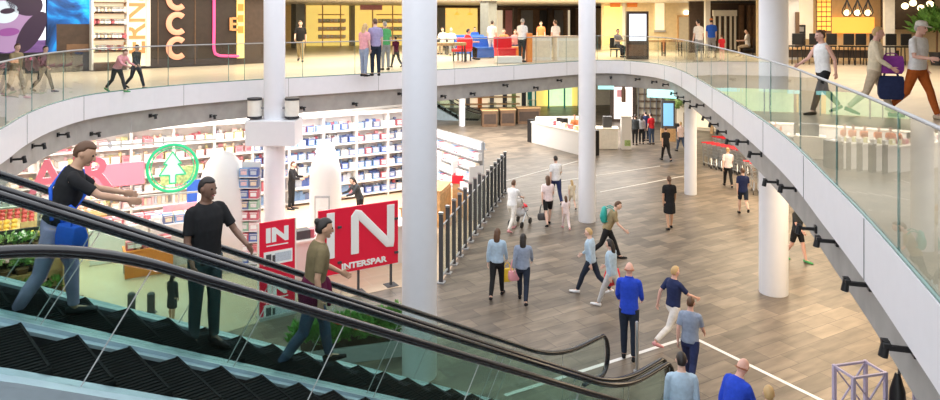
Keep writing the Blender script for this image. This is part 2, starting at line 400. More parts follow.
# ================================================================ ESCALATORS
KS = .5363
def zh_(s, z0, s1, s2):
    """hand rail height along the run: flat, falling, flat, with eased bends"""
    def line(s): return z0 - KS * s
    e = .7
    for sb, sg in ((s1, 1), (s2, -1)):
        if abs(s - sb) < e:
            q = (s - sb + e) / (2 * e)
            return (line(sb) - sg * 0) - (KS * e * q * q if sg > 0 else 0) + (0 if sg > 0 else KS * e * (1 - q) ** 2) 
    if s < s1: return line(s1)
    if s > s2: return line(s2)
    return line(s)
def escalator(name, label, vc, z0, s1, s2, origin=V((0, 0, 0)), rz=AU, hw=.62, ext=1.25, sf=None):
    sf = s1 if sf is None else sf
    t = thing(name, label, 'escalator', origin + Matrix.Rotation(rz, 3, 'Z') @ V((0, vc, 0)), rz)
    zr = lambda s: zh_(s, z0, s1, s2)
    zfar = lambda s: zh_(s, z0, sf, s2)
    znear = zr
    sa, sb = sf - ext - 1.0, s2 + ext
    N = 90; S = [sa + (sb - sa) * i / N for i in range(N + 1)]
    for side in (-1, 1):
        y = side * hw; zr = zfar if side > 0 else znear
        pts = [V((s, y, zr(s))) for s in S]
        zc = zr(sb); R = .36
        for k in range(1, 13):
            a = PI / 2 - PI * k / 12; pts.append(V((sb + R * .55 * math.cos(a), y, zc - R + R * math.sin(a))))
        pts.append(V((sb - .5, y, zc - 2 * R)))
        zc0 = zr(sa); pre = []
        for k in range(12, 0, -1):
            a = PI / 2 + PI * k / 12; pre.append(V((sa + R * .55 * math.cos(a), y, zc0 - R + R * math.sin(a))))
        pts = pre + pts
        m = MB(); m.tube(pts, [(.048, .030)] * len(pts), 10, ref=(0, 1, 0)); m.build('handrail', 'rubber', t, smooth=True)
        m = MB(); m.tube([p - V((0, 0, .038)) for p in pts[12:12 + N + 1]], [(.03, .012)] * (N + 1), 6, ref=(0, 1, 0)); m.build('handrail_guide', 'steel', t)
        # glass panels, seams square to the slope
        pb_ = sa + .05; top = lambda s: zr(s) - .055; bot = lambda s: zfar(s) - .985
        while pb_ < sb + .05:
            pe = min(pb_ + 1.62, sb + .1)
            def sk(s): return .46 if s1 < s < s2 else .0
            k0, k1 = sk(pb_), sk(pe); n = 8; loop = []
            for k in range(n + 1):
                q = k / n; lo = pb_ + .008 + (pe - pb_ - .016) * q; hi = lo + k0 + (k1 - k0) * q
                lo = min(lo, sb + .1); hi = min(hi, sb + .1)
                loop.append([V((lo, y - .006, bot(lo))), V((lo, y + .006, bot(lo))), V((hi, y + .006, top(hi))), V((hi, y - .006, top(hi)))])
            m = MB(); m.rings(loop); m.build('glass_panel', 'escalator_glass', t)
            m = MB(); m.bar(V((pe, y, bot(pe))), V((min(pe + k1, sb + .1), y, top(min(pe + k1, sb + .1)))), .008, .006); m.build('panel_joint', 'grey', t)
            pb_ = pe
        # steel decking either side of the glass, dark skirt panel below it
        m = MB(); m.rings([[V((s, y - .13, zfar(s) - 1.015)), V((s, y + .13, zfar(s) - 1.015)), V((s, y + .13, zfar(s) - .985)), V((s, y - .13, zfar(s) - .985))] for s in S])
        m.build('decking', 'brushed', t)
        m = MB(); yi = y - side * .12
        m.rings([[V((s, yi - .008, zfar(s) - 1.16)), V((s, yi + .008, zfar(s) - 1.16)), V((s, yi + .008, zfar(s) - 1.0)), V((s, yi - .008, zfar(s) - 1.0))] for s in S])
        m.build('skirt_panel', 'brushed_dark', t)
        yo = y + side * .12; m = MB()
        m.rings([[V((s, yo - .008, max(zfar(s) - 1.85, -.05))), V((s, yo + .008, max(zfar(s) - 1.85, -.05))), V((s, yo + .008, zfar(s) - 1.0)), V((s, yo - .008, zfar(s) - 1.0))] for s in S])
        m.build('outer_cladding', 'brushed', t)
    zr = zfar
    m = MB(); m.rings([[V((s, -hw, max(zr(s) - 1.87, -.06))), V((s, hw, max(zr(s) - 1.87, -.06))), V((s, hw, max(zr(s) - 1.83, -.02))), V((s, -hw, max(zr(s) - 1.83, -.02)))] for s in S])
    m.build('soffit_cladding', 'brushed', t)
    # steps
    n = int((s2 - sf) / .4) + 2; s0 = sf - .3; proto = None
    for k in range(n):
        s = s0 + k * .4; z = zr(s + .2) - 1.04
        if z < .0: z = .0
        if proto is None:
            m = MB(); m.box((.2, 0, -.03), (.4, 2 * hw - .26, .06)); m.box((.39, 0, -.13), (.025, 2 * hw - .26, .2))
            for q in range(18): m.box((.2, -hw + .16 + q * (2 * hw - .32) / 17, .004), (.385, .016, .012))
            proto = m.build('step', 'step_metal', t); proto.location = (s, 0, z)
            m = MB(); m.box((.385, 0, .012), (.02, 2 * hw - .3, .006)); e = m.build('step_edge', 'step_metal', proto)
        else:
            c = proto.copy(); C.objects.link(c); c.location = (s, 0, z)
            for ch in proto.children:
                d = ch.copy(); C.objects.link(d); d.parent = c
    zt, zb = zr(sa) - 1.0, zr(sb) - 1.0
    m = MB(); m.box(((sa + s0) / 2 - .3, 0, zt - .05), (s0 - sa + .6, 2 * hw - .16, .08)); m.box(((sb + s2) / 2 + .45, 0, zb + .0), (sb - s2 + .5, 2 * hw - .16, .03)); m.build('landing_plate', 'brushed', t)
    m = MB(); m.box((s2 + .4, 0, zb + .01), (.12, 2 * hw - .2, .03)); m.build('comb', 'grey', t)
    return t
S1, S2, SA1 = 1.22, 9.27, .3
escA = escalator('escalator', 'glass-sided escalator the standing man in black rides down', 7.31, 5.956, SA1, S2)
escB = escalator('escalator', 'glass-sided empty escalator nearest the camera with long black handrail', 5.97, 5.92, S1, S2, sf=SA1)
m = MB(); m.prism([tuple((u_ * s + v_ * y)[:2]) for s, y in ((-5, 4.9), (-2.0, 4.9), (-2.0, 8.4), (-5, 8.4))], 4.0, 4.6); struct(m.build('floor_landing', 'gallery_tiles'))
m = MB(); p = at(637, 371); m.lathe([(.07, 0), (.07, .012), (.034, .02), (.034, .93), (.02, .95)], (0, 0, 0), 16)
one('bollard', m, 'steel', 'slim steel guide post beside the man in the blue hoodie', 'post', p, smooth='auto')
m = MB(); p = at(575, 372); q = at(600, 381)

# ================================================================ GROCERY STORE (ground floor, left)
class Fr:
    """a local frame: origin on the ground, x along the front, y away from the hall"""
    def __init__(s, o, ang, z=0): s.o = V((o[0], o[1], z)); s.a = ang; s.x, s.y = dirv(ang)
    def t(s, px, dy=0):
        r = (px - 470) / F; o = s.o + s.y * dy
        return (r * o.y - o.x) / (s.x.x - r * s.x.y)
    def w(s, t, dy=0, z=0): return s.o + s.x * t + s.y * dy + V((0, 0, z))
    def z(s, t, y, dy=0): return EYE - (y - CY) * s.w(t, dy).y / F
    def thing(s, name, label, cat, t, dy=0, z=0, group=None, rz=0): return thing(name, label, cat, s.w(t, dy, z), s.a + rz, group)
def wall(name, fr, t0, t1, z0, z1, mm, dy=0, th=.2):
    m = MB(); m.box(((t0 + t1) / 2, th / 2, (z0 + z1) / 2), (abs(t1 - t0), th, z1 - z0)); o = m.build(name, mm); o.location = fr.w(0, dy); o.rotation_euler = (0, 0, fr.a); return struct(o)

SB = Fr((-4.65, 26.6), AB)
wall('wall_store', SB, -22, 3.1, 0, 3.9, 'shop_white', .75)
cols = [(.10, .16, .42), (.75, .74, .72), (.70, .30, .32), (.80, .66, .50), (.22, .36, .60), (.55, .60, .68), (.82, .80, .40), (.60, .14, .18), (.30, .50, .36), (.78, .55, .58), (.16, .20, .34), (.86, .84, .80)]
for i, c in enumerate(cols): mat('pack%d' % i, c, .45, var=.12, vs=30)
packs = []
for i in range(len(cols)):
    m = MB(); m.cur = 0; m.box((0, 0, .11), (.25, .16, .22)); m.cur = 1; m.box((0, -.081, .10), (.16, .004, .10)); m.box((0, -.081, .185), (.20, .004, .025))
    me = m.build('p', ['pack%d' % i, 'white_letter' if i % 2 else 'pack%d' % ((i + 5) % len(cols))]); packs.append(me.data); bpy.data.objects.remove(me)
bots = []
for i in range(6):
    m = MB(); m.cur = 0; m.lathe([(.045, 0), (.05, .02), (.05, .15), (.02, .21), (.02, .25)], n=10); m.cur = 1; m.lathe([(.022, .25), (.022, .275)], n=10); m.lathe([(.051, .05), (.051, .13)], n=10)
    me = m.build('b', ['pack%d' % ((i * 2 + 1) % len(cols)), 'white_letter'], smooth='auto'); bots.append(me.data); bpy.data.objects.remove(me)
def item(name, me, loc, rz, label, cat, group, parent=None):
    o = bpy.data.objects.new(name, me); C.objects.link(o); o.location = loc; o.rotation_euler = (0, 0, rz); tag(o, label, cat, group); return o
# back-wall shelving bays; each packet an object
RW = ['lowest', 'second lowest', 'third', 'fourth', 'fifth', 'topmost']
def bay(fr, t, dy, w, h, rows, depth, label, group, mm='shop_white'):
    T = fr.thing('grocery_shelf', label, 'shelf', t, dy, .008, group)
    m = MB(); m.box((0, depth - .01, h / 2), (w - .01, .02, h)); m.build('back_panel', mm, T)
    for s in (-1, 1):
        m = MB(); m.box((s * (w / 2 - .02), depth / 2, h / 2), (.03, depth, h)); m.build('upright', mm, T)
    zs = [.12 + (h - .3) * k / rows for k in range(rows)]
    for z in zs:
        m = MB(); m.box((0, depth / 2 - .01, z), (w - .06, depth, .03)); m.box((0, -.015, z), (w - .06, .008, .05)); m.build('shelf_board', mm, T)
    m = MB(); m.box((0, depth / 2, h - .06), (w, depth + .1, .12)); m.build('canopy', mm, T)
    return zs
bays = 13; bw = 1.28
for k in range(bays):
    t = 2.4 - k * bw
    lab = 'white wall shelving bay packed with packets behind the IN sign counter' if k < 5 else 'white wall shelving bay of groceries behind the glowing tree ring sign'
    zs = bay(SB, t, 0, bw, 3.25, 6, .5, lab, 'wall shelving of the grocery store')
    for r, z in enumerate(zs):
        if r < 2 and k < 8 and k not in (0, 1): continue
        n = 4 if k < 9 else 3
        for q in range(n):
            ci = random.choice([0, 4, 10, 5, 0, 4, 1, 7]) if k < 5 else random.choice([1, 2, 3, 9, 11, 6, 5, 3, 9])
            p = SB.w(t - bw / 2 + .19 + q * (bw - .3) / max(1, n - 1) * .98 + random.uniform(-.02, .02), .18, z + .025)
            item('grocery_packet', packs[ci], p, SB.a, 'grocery packet on the %s board of the shelving behind the %s' % (RW[r], 'red IN sign' if k < 5 else 'glowing tree ring'), 'packet',
                 'packets on the %s boards %s' % (RW[r], 'behind the counter' if k < 5 else 'behind the ring sign'))
m = MB(); rs = random.Random(3)
for k in range(bays):
    t0 = 2.4 - k * bw - bw / 2 + .04
    for r in range(6):
        z = .12 + (3.25 - .3) * r / 6 + .017; t = 0
        while t < bw - .2:
            w_ = rs.uniform(.07, .17); hh = rs.uniform(.18, .34)
            m.cur = rs.choice([0, 4, 10, 0, 5, 1, 4, 7, 2] if k < 5 else [1, 2, 3, 9, 11, 6, 5, 3, 7]); q = SB.w(t0 + t + w_ / 2, .36, z + hh / 2)
            m.box(q, (w_ - .012, .14, hh), SB.a); t += w_
o = m.build('grocery_stock', ['pack%d' % i for i in range(len(cols))]); tag(o, 'tightly packed grocery boxes filling the back of the long wall shelving in the store', 'groceries', None, 'stuff')
# slanted run of white shelves with pale cartons by the posts
SA = Fr((.05, 23.7), AB + PI / 2)     # x away along a_, front faces right... y = -b_
for k in range(4):
    t = .75 + k * 1.2
    T = SA.thing('gondola_shelf', 'white stepped shelf unit of cartons beside the glass posts, ' + ['nearest the hall', 'second from the hall', 'third from the hall', 'farthest from the hall'][k], 'shelf', t, .0, .008, 'stepped shelves beside the glass posts', 0)
    m = MB(); m.box((0, -.55, 1.3), (1.18, .05, 2.6)); m.build('back_panel', 'grey', T)
    for s in (-1, 1):
        m = MB(); m.box((s * .58, -.28, .9), (.03, .55, 1.8)); m.build('upright', 'shop_white', T)
    m = MB(); m.box((0, -.25, .42), (1.16, .5, .84)); m.build('plinth', 'wood_tan', T)
    R180 = Matrix.Rotation(SA.a, 3, 'Z')
    for r in range(5):
        y, z = -.02 - r * .11, .95 + r * .34
        m = MB(); m.box((0, y - .12, z), (1.14, .26, .03)); m.build('shelf_board', 'shop_white', T)
        m = MB(); m.box((0, y + .02, z - .02), (1.14, .012, .05)); m.build('price_rail', 'mid_grey', T)
        for q in range(5):
            p = T.location + R180 @ V((-.44 + q * .22, y - .1, z + .015))
            item('carton', packs[(11, 5, 7, 9, 3, 4, 1)[(q * 3 + r * 2) % 7]], p, SA.a + PI, 'pale carton on a stepped white shelf beside the glass posts', 'carton', 'cartons on the stepped shelves')

# glass partition with dark posts
f0, f1 = at(441, 283), at(505, 193); fd = (f1 - f0); fl = fd.length; fd.normalize(); fa = math.atan2(fd.y, fd.x)
NP = 15
for k in range(NP):
    p = f0 + fd * (fl * k / (NP - 1)); hgt = 1.75 if k < 8 else 1.55
    T = thing('partition_post', 'dark steel post of the store partition, ' + ('the one nearest the thick white column' if k == 0 else 'the far end one' if k == NP - 1 else 'number %d away from the thick white column' % (k + 1)), 'post', p, fa, 'posts of the store partition')
    m = MB(); m.box((0, 0, hgt / 2), (.07, .10, hgt)); m.build('upright', 'charcoal', T)
    m = MB(); m.box((0, 0, .02), (.2, .2, .03)); m.build('base_plate', 'grey', T)
    m = MB(); m.box((0, 0, hgt + .03), (.09, .12, .05)); m.build('cap', 'steel', T)
    if k < NP - 1:
        L = fl / (NP - 1) - .1
        T2 = thing('partition_pane', 'glass pane of the store partition between dark posts, ' + ('the one nearest the thick column' if k == 0 else 'number %d from the thick column' % (k + 1)), 'pane', p + fd * fl / (NP - 1) / 2 + V((0, 0, .12)), fa, 'panes of the store partition')
        m = MB(); m.box((0, 0, .65), (L, .012, 1.3)); m.build('glass', 'shop_glass', T2)
        m = MB(); m.box((0, 0, .02), (L, .04, .05)); m.box((0, 0, 1.31), (L, .03, .03)); m.build('frame', 'grey', T2)
# wooden bakery fronts and red crate behind the partition
for k, (x, y, l, h, lab) in enumerate(((445, 240, 1.5, 1.1, 'tan wooden sales counter behind the first glass posts'), (462, 222, 1.4, 1.15, 'tan wooden sales counter farther along behind the glass posts'))):
    p = at(x, y); p -= V((.55, 0, 0)); T = thing('bakery_counter', lab, 'counter', p, fa)
    m = MB(); m.box((0, .3, h / 2), (l, .6, h)); m.build('body', 'wood_tan', T, bevel=.015)
    m = MB(); m.box((0, .3, h + .02), (l + .06, .68, .04)); m.build('worktop', 'wood', T)
    for q in range(3):
        m = MB(); m.box((-l / 2 + l * (q + .5) / 3, -.01, h * .5), (l / 3 - .04, .02, h * .8)); m.build('door', 'wood', T)
p = at(468, 214); p -= V((.3, 0, 0))
T = thing('display_crate', 'red crate of goods raised behind the glass posts', 'crate', p + V((0, 0, 1.1)), fa)
m = MB(); m.box((0, 0, .02), (.5, .4, .04)); [m.box((sx * .24, 0, .14), (.03, .4, .28)) for sx in (-1, 1)]; [m.box((0, sy * .19, .14), (.5, .03, .28)) for sy in (-1, 1)]; m.build('body', 'red', T)
m = MB(); m.box((0, 0, -.55), (.46, .36, 1.1)); m.build('stand', 'wood_tan', T)

# white domed display towers
def tower(p, r, h, label, rz=0):
    T = thing('display_tower', label, 'display', p, rz)
    m = MB(); m.lathe([(r, 0), (r, h * .62), (r * .97, h * .70), (r * .82, h * .80), (r * .55, h * .875), (r * .46, h * .88), (r * .46, h * .91), (r * .60, h * .915), (r * .56, h * .94), (r * .3, h * .985), (.02, h)], n=36); m.build('body', 'shop_white', T, smooth='auto')
    m = MB(); m.lathe([(r * .58, h * .872), (r * .62, h * .885), (r * .62, h * .895), (r * .58, h * .90)], n=36); m.build('lamp_ring', 'lamp_white', T)
    m = MB(); m.box((0, -r - .01, h * .30), (r * .95, .05, h * .34)); m.build('window_frame', 'grey', T)
    m = MB(); m.box((0, -r - .04, h * .30), (r * .8, .02, h * .30)); m.build('poster', 'offw', T)
    return T
mat('offw', (.74, .73, .72), .5)
tower(at(325.5, 238), .48, 3.0, 'white round display tower with a domed lamp top beside the staff member in black')
# large white rounded pod with goods racked on its side
p = at(221, 268)
T = thing('display_pod', 'large white rounded pod left of the white column with a goods rack on its side', 'display', p, 0)
m = MB(); m.lathe([(.70, 0), (.70, 1.2), (.69, 1.7), (.65, 2.1), (.56, 2.5), (.42, 2.85), (.24, 3.06), (.02, 3.14)], (0, .2, 0), 40); m.build('body', 'shop_white', T, smooth=True)
m = MB(); m.box((.78, .15, 1.42), (.5, .05, 2.84)); m.build('rack_panel', 'shop_white', T)
m = MB(); m.box((.78, -.03, .06), (.52, .4, .12)); m.build('rack_base', 'grey', T)
for r in range(9):
    m = MB(); m.box((.78, -.01, .16 + r * .29), (.5, .3, .02)); m.build('rack_shelf', 'shop_white', T)
    for q in range(2):
        item('snack_packet', packs[(0, 7, 4, 9, 10, 1, 7, 0, 2, 8, 4)[(r * 3 + q * 5) % 11]], p + V((.65 + q * .26, -.04, .171 + r * .29)), 0, 'bright snack packet on the rack at the side of the large white pod', 'packet', 'snack packets on the pod rack')

# sales counter behind the big sign
cs = Fr((-3.5, 18.5), AB)
T = cs.thing('sales_counter', 'white and tan service counter standing behind the large red IN sign', 'counter', .5, .6)
m = MB(); m.box((0, 0, .5), (3.6, .7, 1.0)); m.build('body', 'shop_white', T)
m = MB(); m.box((0, 0, 1.02), (3.7, .8, .05)); m.build('worktop', 'warm_white', T)
m = MB(); m.box((-1.2, -.1, 1.16), (.35, .3, .22)); m.build('till', 'charcoal', T)
for q in range(6):
    item('counter_goods', packs[(1, 7, 3, 10, 5, 2)[q]], cs.w(-.9 + q * .47, .5, 1.045), AB + q, 'small packet standing on the service counter, ' + ['first from the woman in burgundy', 'second from the woman in burgundy', 'third from the woman in burgundy', 'fourth from the woman in burgundy', 'fifth from the woman in burgundy', 'last one toward the thick white column'][q], 'packet', 'packets on the service counter')
# big red sign on its posts
A, B = V((-3.62, 17.05, 0)), V((-1.83, 18.12, 0)); d = (B - A); L = d.length; ang = math.atan2(d.y, d.x)
T = thing('store_sign', 'large red sign reading IN INTERSPAR in white, on low legs', 'sign', (A + B) / 2, ang)
m = MB(); m.box((0, 0, 1.36), (L, .06, 1.58)); m.build('panel', 'sign_red', T, bevel=.01)
for sx in (-.42, .0, .42):
    m = MB(); m.bar((L * sx, .05, 0), (L * sx, .05, 2.1), .05); m.box((L * sx, .05, .012), (.3, .3, .02)); m.build('leg', 'charcoal', T)
for sx in (-.25, .47):
    for z in (.85, 1.7):
        m = MB(); m.box((L * sx, -.05, z), (.09, .06, .05)); m.build('clamp', 'charcoal', T)
mw = .19
def nshape(mb, x, z, w, h, s):
    y0, y1 = -.05, -.03
    mb.tube([V((x + s / 2, -.045, z + s / 2 * .2)), V((x + s / 2, -.045, z + h * .86)), V((x + s / 2 + .06, -.045, z + h - s * .45)), V((x + s * .95, -.045, z + h - s * .55)), V((x + w - s * .75, -.045, z + s * .6)), V((x + w - s * .5, -.045, z + s * .5)), V((x + w - s / 2, -.045, z + h * .16)), V((x + w - s / 2, -.045, z + h))],
            [(.018, s / 2)] * 8, 12, ref=(0, 1, 0))
m = MB(); nshape(m, L / 2 - 1.27, .97, 1.16, 1.10, .205); m.build('letter_n', 'white_letter', T)
m = MB(); m.tube([V((-L / 2 + .30, -.045, .98)), V((-L / 2 + .30, -.045, 2.07))], [(.018, .10)] * 2, 12, ref=(0, 1, 0)); m.build('letter_i', 'white_letter', T)
text('lettering', 'INTERSPAR', .19, 'white_letter', T, (.12, -.04, .72), (PI / 2, 0, 0), .006, .008, xs=1.25)
# red IN poster stand
p = at(277, 316); ang2 = ang + .04
T = thing('poster_stand', 'tall narrow red poster stand reading IN, left of the big red sign', 'poster stand', p, ang2)
m = MB(); m.box((0, 0, 1.1), (.82, .04, 2.12)); m.build('poster', 'sign_red', T)
m = MB(); m.box((0, .04, .03), (.86, .3, .06)); m.build('foot', 'grey', T)
for s in (-1, 1):
    m = MB(); m.box((s * .425, 0, 1.08), (.03, .06, 2.16)); m.build('frame', 'warm_white', T)
for z0, sz in ((1.84, .42), (.62, .36)):
    text('lettering', 'IN', sz, 'white_letter', T, (0, -.024, z0), (PI / 2, 0, 0), .004, .022, xs=1.25)
    m = MB(); m.box((0, -.024, z0 - sz * .52), (.5, .01, .025)); m.build('underline', 'white_letter', T)
    m = MB(); m.cur = 0; m.box((.02, -.024, z0 - sz * .52 - .28), (.66, .01, .30)); m.cur = 1; m.box((.13, -.03, z0 - sz * .52 - .28), (.38, .01, .2)); m.cur = 2; m.box((-.2, -.03, z0 - sz * .52 - .32), (.12, .01, .26)); m.box((-.08, -.03, z0 - sz * .52 - .3), (.07, .01, .16)); m.build('picture', ['white_letter', 'pack5', 'charcoal'], T)
# hanging sign: letters and ring with a fir tree
hs = Fr(at(170, 89, UP)[:2], AU - .35); hs.o = V(at(170, 89, UP)) + V((.44, -.9, -UP)); hs.o.z = 0
cz = EYE - (168 - CY) * hs.o.y / F
T = thing('hanging_sign', 'glowing pink SPAR lettering with a green fir tree ring, hung below the gallery edge', 'sign', hs.w(0, 0, cz), hs.a)
ty = -.05; k = .56
m = MB(); m.tube([V((k * math.cos(2 * PI * i / 40), 0, k * math.sin(2 * PI * i / 40))) for i in range(40)], .036, 8, closed=True); m.build('ring', 'neon_green', T, smooth=True)
m = MB(); m.tube([V((k * .86 * math.cos(2 * PI * i / 40), 0, k * .86 * math.sin(2 * PI * i / 40))) for i in range(40)], .014, 6, closed=True); m.build('inner_ring', 'neon_green', T)
m = MB(); outl = [(0, .40), (.2, .1), (.12, .1), (.3, -.16), (.07, -.16), (.07, -.36), (-.07, -.36), (-.07, -.16), (-.3, -.16), (-.12, .1), (-.2, .1)]
m.rings([[V((x, -.03, z)) for x, z in outl], [V((x, .03, z)) for x, z in outl]]); m.build('fir_tree', 'lit_mint', T)
m = MB(); [m.bar((outl[i][0], -.035, outl[i][1]), (outl[(i + 1) % 11][0], -.035, outl[(i + 1) % 11][1]), .03) for i in range(11)]; m.build('tree_outline', 'neon_green', T)
for i, ch in enumerate('RAPS'):
    text('letter', ch, 1.05, 'letter_pink', T, (-1.62 - i * 1.0, -.02, -.02), (PI / 2, 0, 0), .04, .02)
for x in (-4.4, -2.6, -.9, .9):
    m = MB(); m.bar((x, 0, .66), (x, 0, 3.9 - cz + .5), .012); m.build('hanger', 'grey', T)
m = MB(); m.bar((-5.0, .03, .63), (1.0, .03, .63), .04); m.bar((-5.0, .03, -.63), (1.0, .03, -.63), .04); m.build('rail', 'warm_white', T)

# promotional tables
def promo(x, y, w, d, h, label, mm, goods, n, glabel, rows=2):
    p = at(x, y); T = thing('display_table', label, 'table', p, AB)
    m = MB(); m.box((0, 0, h), (w, d, .05)); m.build('tabletop', mm, T)
    m = MB(); m.box((0, -d / 2 + .02, h * .5), (w - .04, .03, h - .06)); m.build('front_panel', mm, T)
    for sx in (-1, 1):
        for sy in (-1, 1):
            m = MB(); m.box((sx * (w / 2 - .05), sy * (d / 2 - .06), h / 2 - .01), (.05, .05, h - .02)); m.build('leg', 'grey', T)
    for q in range(n):
        for r in range(rows):
            w_ = p + b_ * (-w / 2 + .18 + q * (w - .36) / max(1, n - 1)) + a_ * (-d / 2 + .16 + r * .24) + V((0, 0, h + .026))
            item('promotion_packet', packs[goods[(q + r) % len(goods)]], w_, AB, glabel, 'packet', glabel)
promo(128, 257, 2.0, .8, .95, 'white promotion table with red packets below the pink lettering', 'shop_white', [7, 2, 7, 9], 7, 'red and pink packet on the promotion table below the pink lettering')
promo(178, 262, 1.5, .8, 1.15, 'white promotion table with bright packets beneath the fir tree ring', 'shop_white', [1, 10, 4, 6, 11], 5, 'bright packet on the promotion table beneath the fir tree ring')
promo(148, 273, 1.2, .6, .7, 'low orange-fronted bin table nearest the black bollards', 'orange', [7, 3, 2], 6, 'packet in the low orange-fronted table near the bollards')
for x, y, w, h, c, z, lab in ((120, 236, 1.4, .7, 'letter_pink', 1.9, 'pink promotion board'), (179, 246, 1.0, .5, 'leaf_pale', 2.1, 'yellow green promotion board under the tree ring'), (197, 250, .55, 1.0, 'blue', 1.55, 'blue pennant board beside the standing man in black'),
                          (186, 258, 1.2, .7, 'pink', 1.2, 'pale pink striped board behind the standing man in black')):
    p = at(x, y); T = thing('promotion_board', lab + ' on a thin stand', 'board', p, AB)
    m = MB(); m.box((0, 0, z), (w, .04, h)); m.build('board', c, T)
    m = MB(); m.bar((0, .04, 0), (0, .04, z), .04); m.box((0, .04, .01), (.4, .3, .02)); m.build('stand', 'grey', T)

# fruit tables far left
def fruit_table(x, y, label, mm, flabel, r):
    p = at(x, y); T = thing('fruit_stand', label, 'stand', p, AB)
    m = MB(); m.box((0, 0, .45), (1.5, .8, .9)); m.build('base', 'wood', T)
    m = MB(); m.quad((-.75, -.4, .9), (.75, -.4, .9), (.75, .45, 1.25), (-.75, .45, 1.25)); m.box((0, .44, 1.1), (1.5, .04, .36)); m.box((0, -.42, .95), (1.5, .04, .16)); m.build('tray', 'wood_tan', T)
    m = MB(); m.ball((0, 0, 0), (r, r, r * .92), 10); f = m.build('f', mm, smooth=True); me = f.data; bpy.data.objects.remove(f)
    for q in range(8):
        for s in range(4):
            o = item('fruit', me, p + b_ * (-.62 + q * .177) + a_ * (-.3 + s * .19) + V((0, 0, .95 + s * .078 + r)), random.random() * 6, flabel, 'fruit', flabel)
mat('apple', (.75, .10, .10), .35, var=.3, vs=9); mat('citrus', (.9, .48, .08), .4); mat('peach', (.9, .5, .42), .5, var=.2)
fruit_table(6, 257, 'wooden fruit stand heaped with red apples behind the flower rack', 'apple', 'red apple on the fruit stand behind the flower rack', .08)
fruit_table(78, 244, 'wooden fruit stand of peaches behind the leaning rider', 'peach', 'peach on the fruit stand behind the leaning rider', .08)
fruit_table(-14, 275, 'wooden fruit stand of oranges at the edge of the store', 'citrus', 'orange on the fruit stand at the edge of the store', .08)

# ---- plants
def leafy(mb, c, r, n, ls, seed, up=.4):
    rn = random.Random(seed)
    for _ in range(n):
        a, b = rn.uniform(0, 2 * PI), rn.uniform(-.25, 1)
        d = V((math.cos(a) * math.sqrt(max(0, 1 - b * b)), math.sin(a) * math.sqrt(max(0, 1 - b * b)), b))
        p = V(c) + d * r * rn.uniform(.35, 1); t = (d + V((rn.uniform(-.6, .6), rn.uniform(-.6, .6), up))).normalized(); s = t.cross(V((rn.uniform(-1, 1), rn.uniform(-1, 1), .3))).normalized()
        l = ls * rn.uniform(.7, 1.3); w = l * .22; nrm = t.cross(s) * l * .08
        mb.quad(p, p + t * l * .5 + s * w + nrm, p + t * l, p + t * l * .5 - s * w + nrm)
def pot(p, r, h, label, group, flower=None, seed=0, leaf='leaf'):
    T = thing('potted_plant', label, 'plant', p, 0, group)
    m = MB(); m.lathe([(r * .7, 0), (r, h), (r * .9, h), (r * .86, h - .02)], n=16); m.build('pot', 'brown', T, smooth='auto')
    m = MB(); leafy(m, (0, 0, h + r * .7), r * 1.25, 46, r * .9, seed); m.build('foliage', leaf, T)
    if flower:
        m = MB(); rn = random.Random(seed + 9)
        for _ in range(12):
            a = rn.uniform(0, 6.28); q = rn.uniform(.2, 1.1) * r; m.ball((math.cos(a) * q, math.sin(a) * q, h + r * rn.uniform(1.1, 2.0)), (r * .24, r * .24, r * .16), 8)
        m.build('blossoms', flower, T, smooth=True)
fp = at(22, 309); FT = thing('flower_rack', 'stepped wooden rack of potted flowers at the lower left', 'rack', fp, AB)
for k in range(3):
    m = MB(); m.box((0, -.35 + k * .38, .28 + k * .46), (1.7, .42, .05)); m.box((0, -.55 + k * .38, .30 + k * .46), (1.7, .03, .16)); m.build('shelf_board', 'wood', FT)
for s in (-1, 1):
    m = MB(); m.box((s * .84, .08, .55), (.05, 1.1, 1.1)); m.build('side_panel', 'wood_tan', FT)
m = MB(); m.box((0, .66, .85), (1.72, .05, 1.7)); m.build('back_panel', 'dark', FT)
for k in range(3):
    for q in range(5):
        w = fp + b_ * (-.66 + q * .33) + a_ * (-.35 + k * .38) + V((0, 0, .306 + k * .46))
        fl = [None, 'petal_white', 'petal_yellow', 'petal_pink', None][(q + k * 2) % 5]
        pot(w, .14, .17, 'potted %s plant on the %s step of the wooden flower rack' % ({'petal_white': 'white flowering', 'petal_yellow': 'yellow flowering', 'petal_pink': 'pink flowering', None: 'green leafy'}[fl], ['lowest', 'middle', 'top'][k]), 'potted plants on the flower rack', fl, q + 10 * k, 'leaf_pale' if q % 2 else 'leaf')
p = at(62, 303); T = thing('wooden_screen', 'tan wooden upright board at the end of the flower rack', 'screen', p, AB)
m = MB(); m.box((.05, 0, .95), (.62, .12, 1.9)); m.build('board', 'wood_tan', T)
m = MB(); m.box((.05, 0, .03), (.8, .3, .06)); m.build('foot', 'brown', T)
for x, lab in ((131.5, 'short black bollard with rounded cap, closer to the flower rack'), (151, 'short black bollard with rounded cap, closer to the added dark figure')):
    p = at(x, 313); m = MB(); m.lathe([(.13, 0), (.13, .015), (.085, .02), (.085, .44), (.05, .47), (.01, .475)], n=18); one('bollard', m, 'charcoal', lab, 'bollard', p, smooth='auto', group='black bollards')
# shrub trough at the foot of the near column
p = at(352, 357); T = thing('planter', 'long planter of feathery green shrubs beside the thick white column', 'planter', p, AB - .25)
m = MB(); m.box((0, 0, .16), (2.1, .55, .32)); m.build('trough', 'grey', T, bevel=.02)
m = MB(); m.box((0, 0, .32), (2.0, .46, .02)); m.build('soil', 'soil', T)
m = MB()
for k in range(9): leafy(m, (-.9 + k * .22, random.uniform(-.1, .1), .5), .30, 150, .2, k + 50, .8)
m.build('foliage', 'leaf', T)

